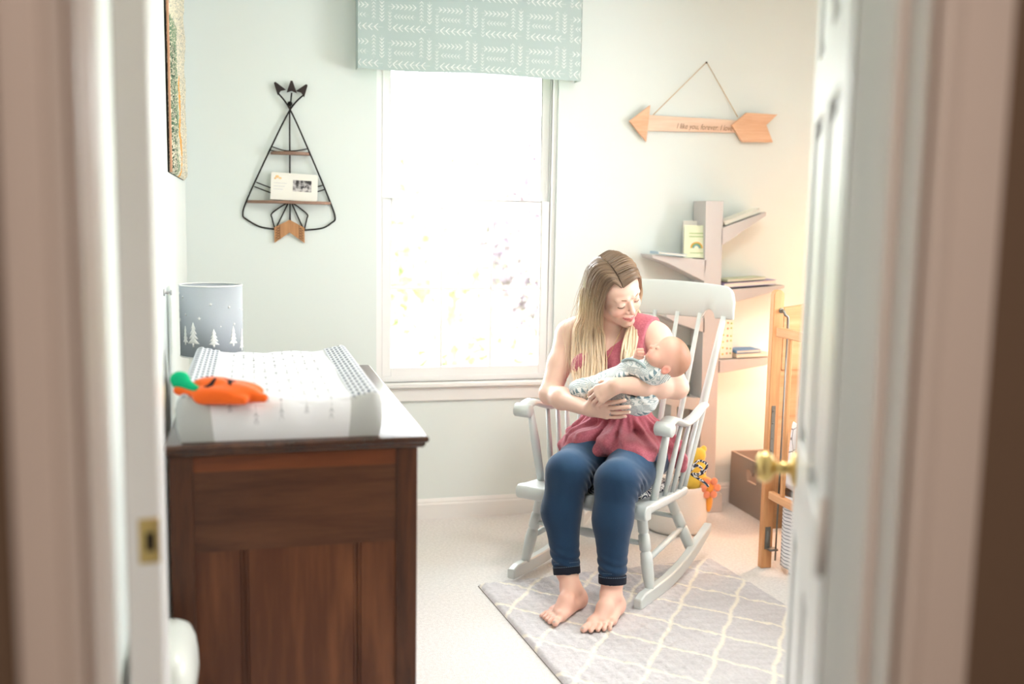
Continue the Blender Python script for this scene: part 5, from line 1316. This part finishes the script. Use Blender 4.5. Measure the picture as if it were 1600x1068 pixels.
    # front hem: cloth ends in a wavy line over the thighs
    T.plane((0, .012, 0), (0, -1, 0), .006); T.plane((0, .0, .530), (0, -.112, -.35), .006)
    V, Q = T.mesh(.0034)
    # drop what lies well inside the lap (hem follows the thighs)
    to = np_mesh('tank_top', V, Q, mat('dusty_rose_jersey', (.70, .37, .43), .85, c2=(.76, .44, .49), scale=160, bump=.12, bscale=400, spec=.15, sheen=.25), r)
    mb = MB()   # armhole binding on her left
    # necklace chain
    mb = MB(); mb.tube(smoothpath([(.050, .205, .985), (.045, .165, .935), (.035, .135, .885), (.028, .122, .865), (.012, .125, .870), (-.03, .15, .92), (-.06, .20, .985)], 8), .0009, 5).build('necklace', M['brass'], r, smooth=True)
    # ---- hair
    hair(r)
    return r
def hair(root):
    rr = np.random.RandomState(21); Vs, Qs, Cs = [], [], []; off = 0
    dark, mid, lite = [np.array(lin(c)) for c in ((.46, .375, .30), (.71, .585, .455), (.90, .80, .675))]
    def surf(p, lift=.004):
        """push a head-local point onto the skull shell"""
        c = A3(0, -.012, .036); rad = A3(.0785, .0975, .0875)+lift; q = (A3(*p)-c)/rad; return c+q/np.linalg.norm(q)*rad
    part = [A3(-.026, .080, .070), A3(-.027, .062, .096), A3(-.026, .035, .116), A3(-.024, -.005, .124), A3(-.020, -.045, .116), A3(-.010, -.085, .088)]
    PP = smoothpath(part, 8)
    def strand(P, r0, tone0, tone1, flat, n=5, taper=.35):
        nonlocal off
        P = np.array(P); m = len(P); T = np.gradient(P, axis=0); T /= np.linalg.norm(T, axis=1)[:, None]+1e-9
        N_ = flat-(T*(flat*T).sum(1)[:, None] if np.ndim(flat) == 2 else T*(T@flat)[:, None]); N_ /= np.linalg.norm(N_, axis=1)[:, None]+1e-9; B_ = np.cross(T, N_)
        s = np.linspace(0, 1, m); rad = r0*(np.minimum(1, .45+s*4))*(1-(1-taper)*np.clip((s-.55)/.45, 0, 1)**1.5)
        ang = np.arange(n)*2*PI/n; ring = P[:, None]+N_[:, None]*(np.cos(ang)[None, :, None]*rad[:, None, None]*.42)+B_[:, None]*(np.sin(ang)[None, :, None]*rad[:, None, None])
        Vs.append(ring.reshape(-1, 3)); I = np.arange(m*n).reshape(m, n)+off; J = np.roll(I, -1, 1)
        Qs.append(np.stack([I[:-1], J[:-1], J[1:], I[1:]], -1).reshape(-1, 4))
        L0 = np.cumsum(np.r_[0, np.linalg.norm(np.diff(P, axis=0), axis=1)]); t = np.clip((L0-.05)/.22, 0, 1)[:, None]
        c = dark*(1-t)+mid*t; t2 = np.clip((L0-.16)/.24, 0, 1)[:, None]; c = c*(1-t2)+lite*t2; c = c*(tone0+(tone1-tone0)*s[:, None])
        Cs.append(np.repeat(c, n, 0)); off += m*n
    def W(p): return Hd(*p)
    jit = lambda a: rr.normal(size=3)*a
    def lerp3(a, b, t): return A3(*a)*(1-t)+A3(*b)*t
    # her right side (picture left)
    for i in range(290):
        s = rr.rand()**.9; d = rr.rand(); k = s*(len(PP)-1)*.92; p0 = PP[int(k)]; lay = (1-d)*.010
        y1 = .066-.150*s; y2 = .050-.140*s
        a = surf(p0+A3(-.002, 0, 0), .002+lay*.4); b = surf((-.052, y1*.95+.004, .092), .003+lay); c = surf((-.080, y2, .035), .004+lay); e = A3(-.080-.010*d, y2*.92-.002, -.030); f_ = A3(-.082-.008*d, y2*.85-.004, -.085)
        g0 = lerp3((.000, .150, .932), (-.168, .215, .937), s); g1 = lerp3((.042, .080, .826), (-.132, .155, .81), s); g2 = lerp3((.062, -.004, .742), (-.055, .050, .722), s)
        tocam = A3(.42, -.83, .12); q = (d-.5)*.030
        pts = [W(a), W(b), W(c), W(e), lerp3(W(f_), g0, .25), g0+tocam*q+jit(.003), g1+tocam*(q*.9+.004)+jit(.005), g2+tocam*q*.6+jit(.007)+A3(0, 0, rr.uniform(-.040, .030))]
        P = smoothpath(pts, 5); v = rr.uniform(.74, 1.18); strand(P, rr.uniform(.0035, .0070), v, v*rr.uniform(.95, 1.12), A3(-.3, -.9, .2))
    # her left side: sweeps across the crown, falls in front of the left shoulder
    for i in range(230):
        s = rr.rand(); d = rr.rand(); k = s*(len(PP)-1)*.95; p0 = PP[int(k)]; lay = (1-d)*.010
        y1 = .078-.150*s; y2 = .052-.135*s
        a = surf(p0+A3(.002, 0, 0), .002+lay*.4); b0 = surf((.022, y1+.010, .108-.020*(1-s)), .004+lay); b = surf((.058, y1, .078), .003+lay); c = surf((.082, y2*.9, .032), .004+lay); e = A3(.083+.008*d, y2*.8-.004, -.035); f_ = A3(.080+.008*d, y2*.7-.006, -.085)
        if s < .55:
            t = s/.55; g0 = lerp3((.086, .146, .939), (.118, .185, .955), t); g1 = lerp3((.106, .106, .860), (.126, .125, .868), t); g2 = lerp3((.112, .096, .832), (.128, .112, .842), t)
        else:
            t = (s-.55)/.45; g0 = lerp3((.10, .30, .98), (-.06, .35, .97), t); g1 = lerp3((.09, .36, .90), (-.08, .375, .90), t); g2 = lerp3((.07, .37, .80), (-.08, .385, .80), t)
        pts = [W(a), W(b0), W(b), W(c), W(e), lerp3(W(f_), g0, .3), g0+jit(.003)+A3(.2, -.4, 0)*(d-.5)*.03, g1+jit(.004), g2+jit(.006)+A3(0, 0, rr.uniform(-.02, .03))]
        P = smoothpath(pts, 5); v = rr.uniform(.74, 1.15); strand(P, rr.uniform(.0032, .0065), v, v*rr.uniform(.95, 1.1), A3(.3, -.9, .2))
    # back of the head
    for i in range(110):
        s = rr.uniform(-1, 1); a = surf((-.012, -.07-.02*abs(s), .105), .003); b = surf((s*.06, -.10, .06), .006); c = A3(s*.075, -.095+.02*abs(s), -.02); e = A3(s*.07, -.085, -.08)
        g0 = A3(-.03+s*.085, .335-.02*abs(s), .96); g1 = A3(-.03+s*.095, .372, .86)
        P = smoothpath([W(a), W(b), W(c), W(e), g0+jit(.004), g1+jit(.006)], 5); v = rr.uniform(.8, 1.1); strand(P, rr.uniform(.004, .007), v, v, A3(0, 1, .1))
    # loose flyaways
    for i in range(70):
        s = rr.rand(); k = s*(len(PP)-1)*.9; y2 = .05-.14*s; dd = rr.uniform(.006, .020)
        pts = [W(surf(PP[int(k)], .004)), W(surf((-.055, y2, .09), .006+dd*.5)), W(surf((-.085, y2, .03), .008+dd)), W(A3(-.098-dd, y2, -.05)), lerp3((-.01, .14, .93), (-.185, .20, .935), s)+jit(.012), lerp3((.03, .07, .83), (-.15, .14, .81), s)+jit(.016), lerp3((.04, .0, .76), (-.06, .06, .73), s)+jit(.02)]
        strand(smoothpath(pts, 5), .0007, 1.1, 1.2, A3(-.3, -.9, .2), n=4)
    # scalp cap (roots) under the locks
    C_ = SDF(); C_.ell(Hd(0, -.018, .041), np.multiply((.0790, .0965, .0865), HS), .01, HR).ell(Hd(0, .075, -.060), np.multiply((.075, .085, .098), HS), .010, HR, True).ell(Hd(0, .10, .01), np.multiply((.060, .05, .052), HS), .012, HR, True)
    V, Q = C_.mesh(.004); Qs.append(Q+off); Vs.append(V); Cs.append(np.tile(dark*.95, (len(V), 1))); off += len(V)
    N = NT('blonde_hair'); b = N.b; at_ = N.n('ShaderNodeAttribute', attribute_name='tone'); N.l(at_.outputs['Color'], b.inputs['Base Color']); b.inputs['Roughness'].default_value = .42; b.inputs['Specular IOR Level'].default_value = .45
    o = np_mesh('hair', np.concatenate(Vs), np.concatenate(Qs), N.m, root); set_tone(o, np.concatenate(Cs))
woman()

# ---------------- baby
def baby():
    r = thing('person', 'sleeping newborn in a grey and white patterned wrap, held in the woman\'s arms', 'person', CO, CRZ)
    R_, Wz, Cc = A3(.894, .45, 0), A3(0, 0, 1), A3(.446, -.885, .13)
    f = unit(-.62*R_+.78*Wz+.10*Cc); n = .78*R_+.62*Wz; n = unit(n-f*(n@f)); x = np.cross(f, n); BR = np.stack([x, f, n]); BT = A3(.322, .02, .903)
    Bd = lambda a, b, c: BT+BR[0]*a+BR[1]*b+BR[2]*c
    S = SDF(); e = lambda c, rad, k, sub=False: S.ell(Bd(*c), rad, k, BR, sub); cn = lambda a, b, ra, rb, k, sub=False: S.cone(Bd(*a), Bd(*b), ra, rb, k, sub)
    e((0, -.004, .004), (.054, .066, .063), .01); e((0, .018, .022), (.050, .050, .044), .02); e((0, .030, -.032), (.044, .034, .038), .02)
    for sx in (-1, 1):
        e((sx*.024, .040, -.044), (.021, .020, .020), .012); e((sx*.019, .068, -.014), (.012, .009, .007), .006, True); e((sx*.019, .0585, -.014), (.0105, .0095, .0075), .003)
        e((sx*.048, -.012, -.036), (.0065, .013, .0175), .004); e((sx*.056, -.010, -.036), (.005, .0065, .010), .004, True)
    cn((0, .062, -.012), (0, .070, -.026), .005, .0062, .006); e((0, .0725, -.0285), (.0068, .0065, .0058), .003); e((0.0, .058, -.041), (.013, .010, .009), .006)
    cn((-.008, .064, -.038), (.008, .064, -.038), .0032, .0032, .003); cn((-.007, .061, -.0435), (.007, .061, -.0435), .0034, .0034, .003); cn((-.009, .067, -.0405), (.009, .067, -.0405), .0008, .0008, .001, True)
    e((0, .048, -.056), (.014, .013, .012), .010)
    cn((0, -.005, -.040), (0, -.005, -.078), .030, .028, .015)
    # arm and curled fist at the chin
    fc = A3(.222, -.018, .914); S.cone((.195, .02, .872), fc+A3(-.006, .004, -.012), .020, .016, .01); S.ell(fc, (.018, .015, .017), .006)
    for k in range(4):
        q = fc+R_*(.007)+Wz*(.0145-.0100*k)+Cc*.011; q = q-Cc*.003*abs(k-1.2)-R_*.0025*abs(k-1.2); S.cone(q-R_*.010, q+R_*.006, .0054, .0056, .0022); S.cone(q+R_*.006, q+R_*.002-Cc*.014, .0054, .0046, .0022)
    S.cone(fc-R_*.008+Wz*.010+Cc*.006, fc+R_*.010+Wz*.016+Cc*.002, .0052, .0045, .002)
    S.cone((.25, .045, .855), (.12, .08, .78), .038, .045, .03)
    V, Q = S.mesh(.0024); o = np_mesh('body', V, Q, M['skin'], r)
    C = tone_skin(V, (.93, .73, .655), [(Bd(sx*.026, .05, -.044), .020, (.93, .58, .52), .5) for sx in (-1, 1)]+[(Bd(0, .064, -.041), (.010, .010, .008), (.86, .48, .46), .8), (Bd(-.052, -.012, -.036), .018, (.93, .56, .50), .6), (fc, .02, (.95, .66, .60), .4)])
    Lc = (V-BT)@BR.T; h_ = np.clip((Lc[:, 2]*.9-Lc[:, 1]*.7+.004)/.035, 0, 1)*np.clip((.08+Lc[:, 2])/.04, 0, 1)*(Lc[:, 2] > -.05)
    w_ = (h_*(.78+.2*fnoise(V, 60, 5)))[:, None]; C = C*(1-w_)+np.array(lin((.62, .44, .34)))*w_; set_tone(o, C)
    mb = MB()
    for sx in (-1, 1): mb.tube([Bd(sx*(.019+.0085*math.cos(a)), .0655-.003*abs(math.cos(a)), -.0165-.0035*math.sin(a)) for a in np.linspace(.2, PI-.2, 8)], .0006, 5)
    mb.build('eyelashes', mat('baby_lash', (.55, .40, .34), .8), o, smooth=True)
    # wrap
    T = SDF(); T.cone((.276, .030, .862), (.185, .050, .812), .047, .076, .03).cone((.185, .050, .806), (.095, .058, .770), .078, .068, .03).cone((.095, .058, .772), (-.045, .060, .752), .064, .036, .03)
    T.ell((.195, .045, .752), (.075, .062, .068), .04).cone((.180, .005, .868), (.215, -.002, .878), .024, .020, .02).cone((-.03, .04, .756), (-.055, .05, .752), .034, .028, .02).cone((.07, .03, .715), (-.0, .06, .69), .03, .022, .03)
    dxn = unit((.30, -.0, .09))
    T.cone((.215, .0, .872), (.300, .005, .856), .036, .036, .02).ell((.268, -.005, .850), (.045, .036, .036), .02)
    T.disp = lambda P: .0014*np.sin((P@A3(.5, .3, 1))*120+3*np.sin(P[..., 0]*28))*np.clip(1-np.abs(P[..., 2]-.75)/.12, .2, 1)+.001*fnoise(P, 40, 3)
    T.ell(BT, (.059, .059, .059), .004, None, True)
    T.cone((.305, .130, .785), (.262, .075, .792), .046, .045, .012, True).cone((.262, .075, .792), (.168, -.070, .806), .045, .033, .012, True)
    T.cone((.168, -.065, .806), (.085, -.060, .782), .030, .030, .008, True).cone((.030, -.018, .700), (.12, -.045, .708), .030, .026, .008, True)
    V, Q = T.mesh(.0022); to = np_mesh('patterned_wrap', V, Q, attr_mat('patterned_knit', rough=.9, spec=.1, bump=.15, bscale=400), r)
    a_ = unit((.92, -.10, .40)); s = V@a_; t = V@unit(np.cross(a_, (.45, -.89, 0.)))+.02*np.sin(s*30); band = np.floor(t/.026).astype(int) % 3; ph = (t/.026) % 1
    wh, gb, lg = [np.array(lin(c)) for c in ((.945, .955, .955), (.52, .62, .66), (.78, .83, .84))]
    C = np.tile(wh, (len(V), 1)); st = (np.sin(t/.0052*2*PI) > .25); C[(band == 0) & st] = gb*.5+lg*.5
    tri = (np.abs(((s/.020) % 1)-.5)*2 < ph*.95) & (ph > .12) & (ph < .86); C[(band == 1) & tri] = gb
    dia = (np.abs(((s/.026) % 1)-.5)+np.abs(ph-.5)*.9 < .36) & (np.abs(((s/.026) % 1)-.5)+np.abs(ph-.5)*.9 > .18); C[(band == 2) & dia] = lg*.7+gb*.3; C[(ph < .06)] = gb*.7+lg*.3
    set_tone(to, C)
    MB().tube(smoothpath([(.150, .000, .880), (.185, -.022, .893), (.225, -.034, .890), (.258, -.034, .868), (.290, -.028, .846)], 8), (.0055), 8).build('ribbed_collar', mat('grey_rib', (.66, .73, .75), .9, bump=.5, bscale=300), r, smooth=True)
baby()
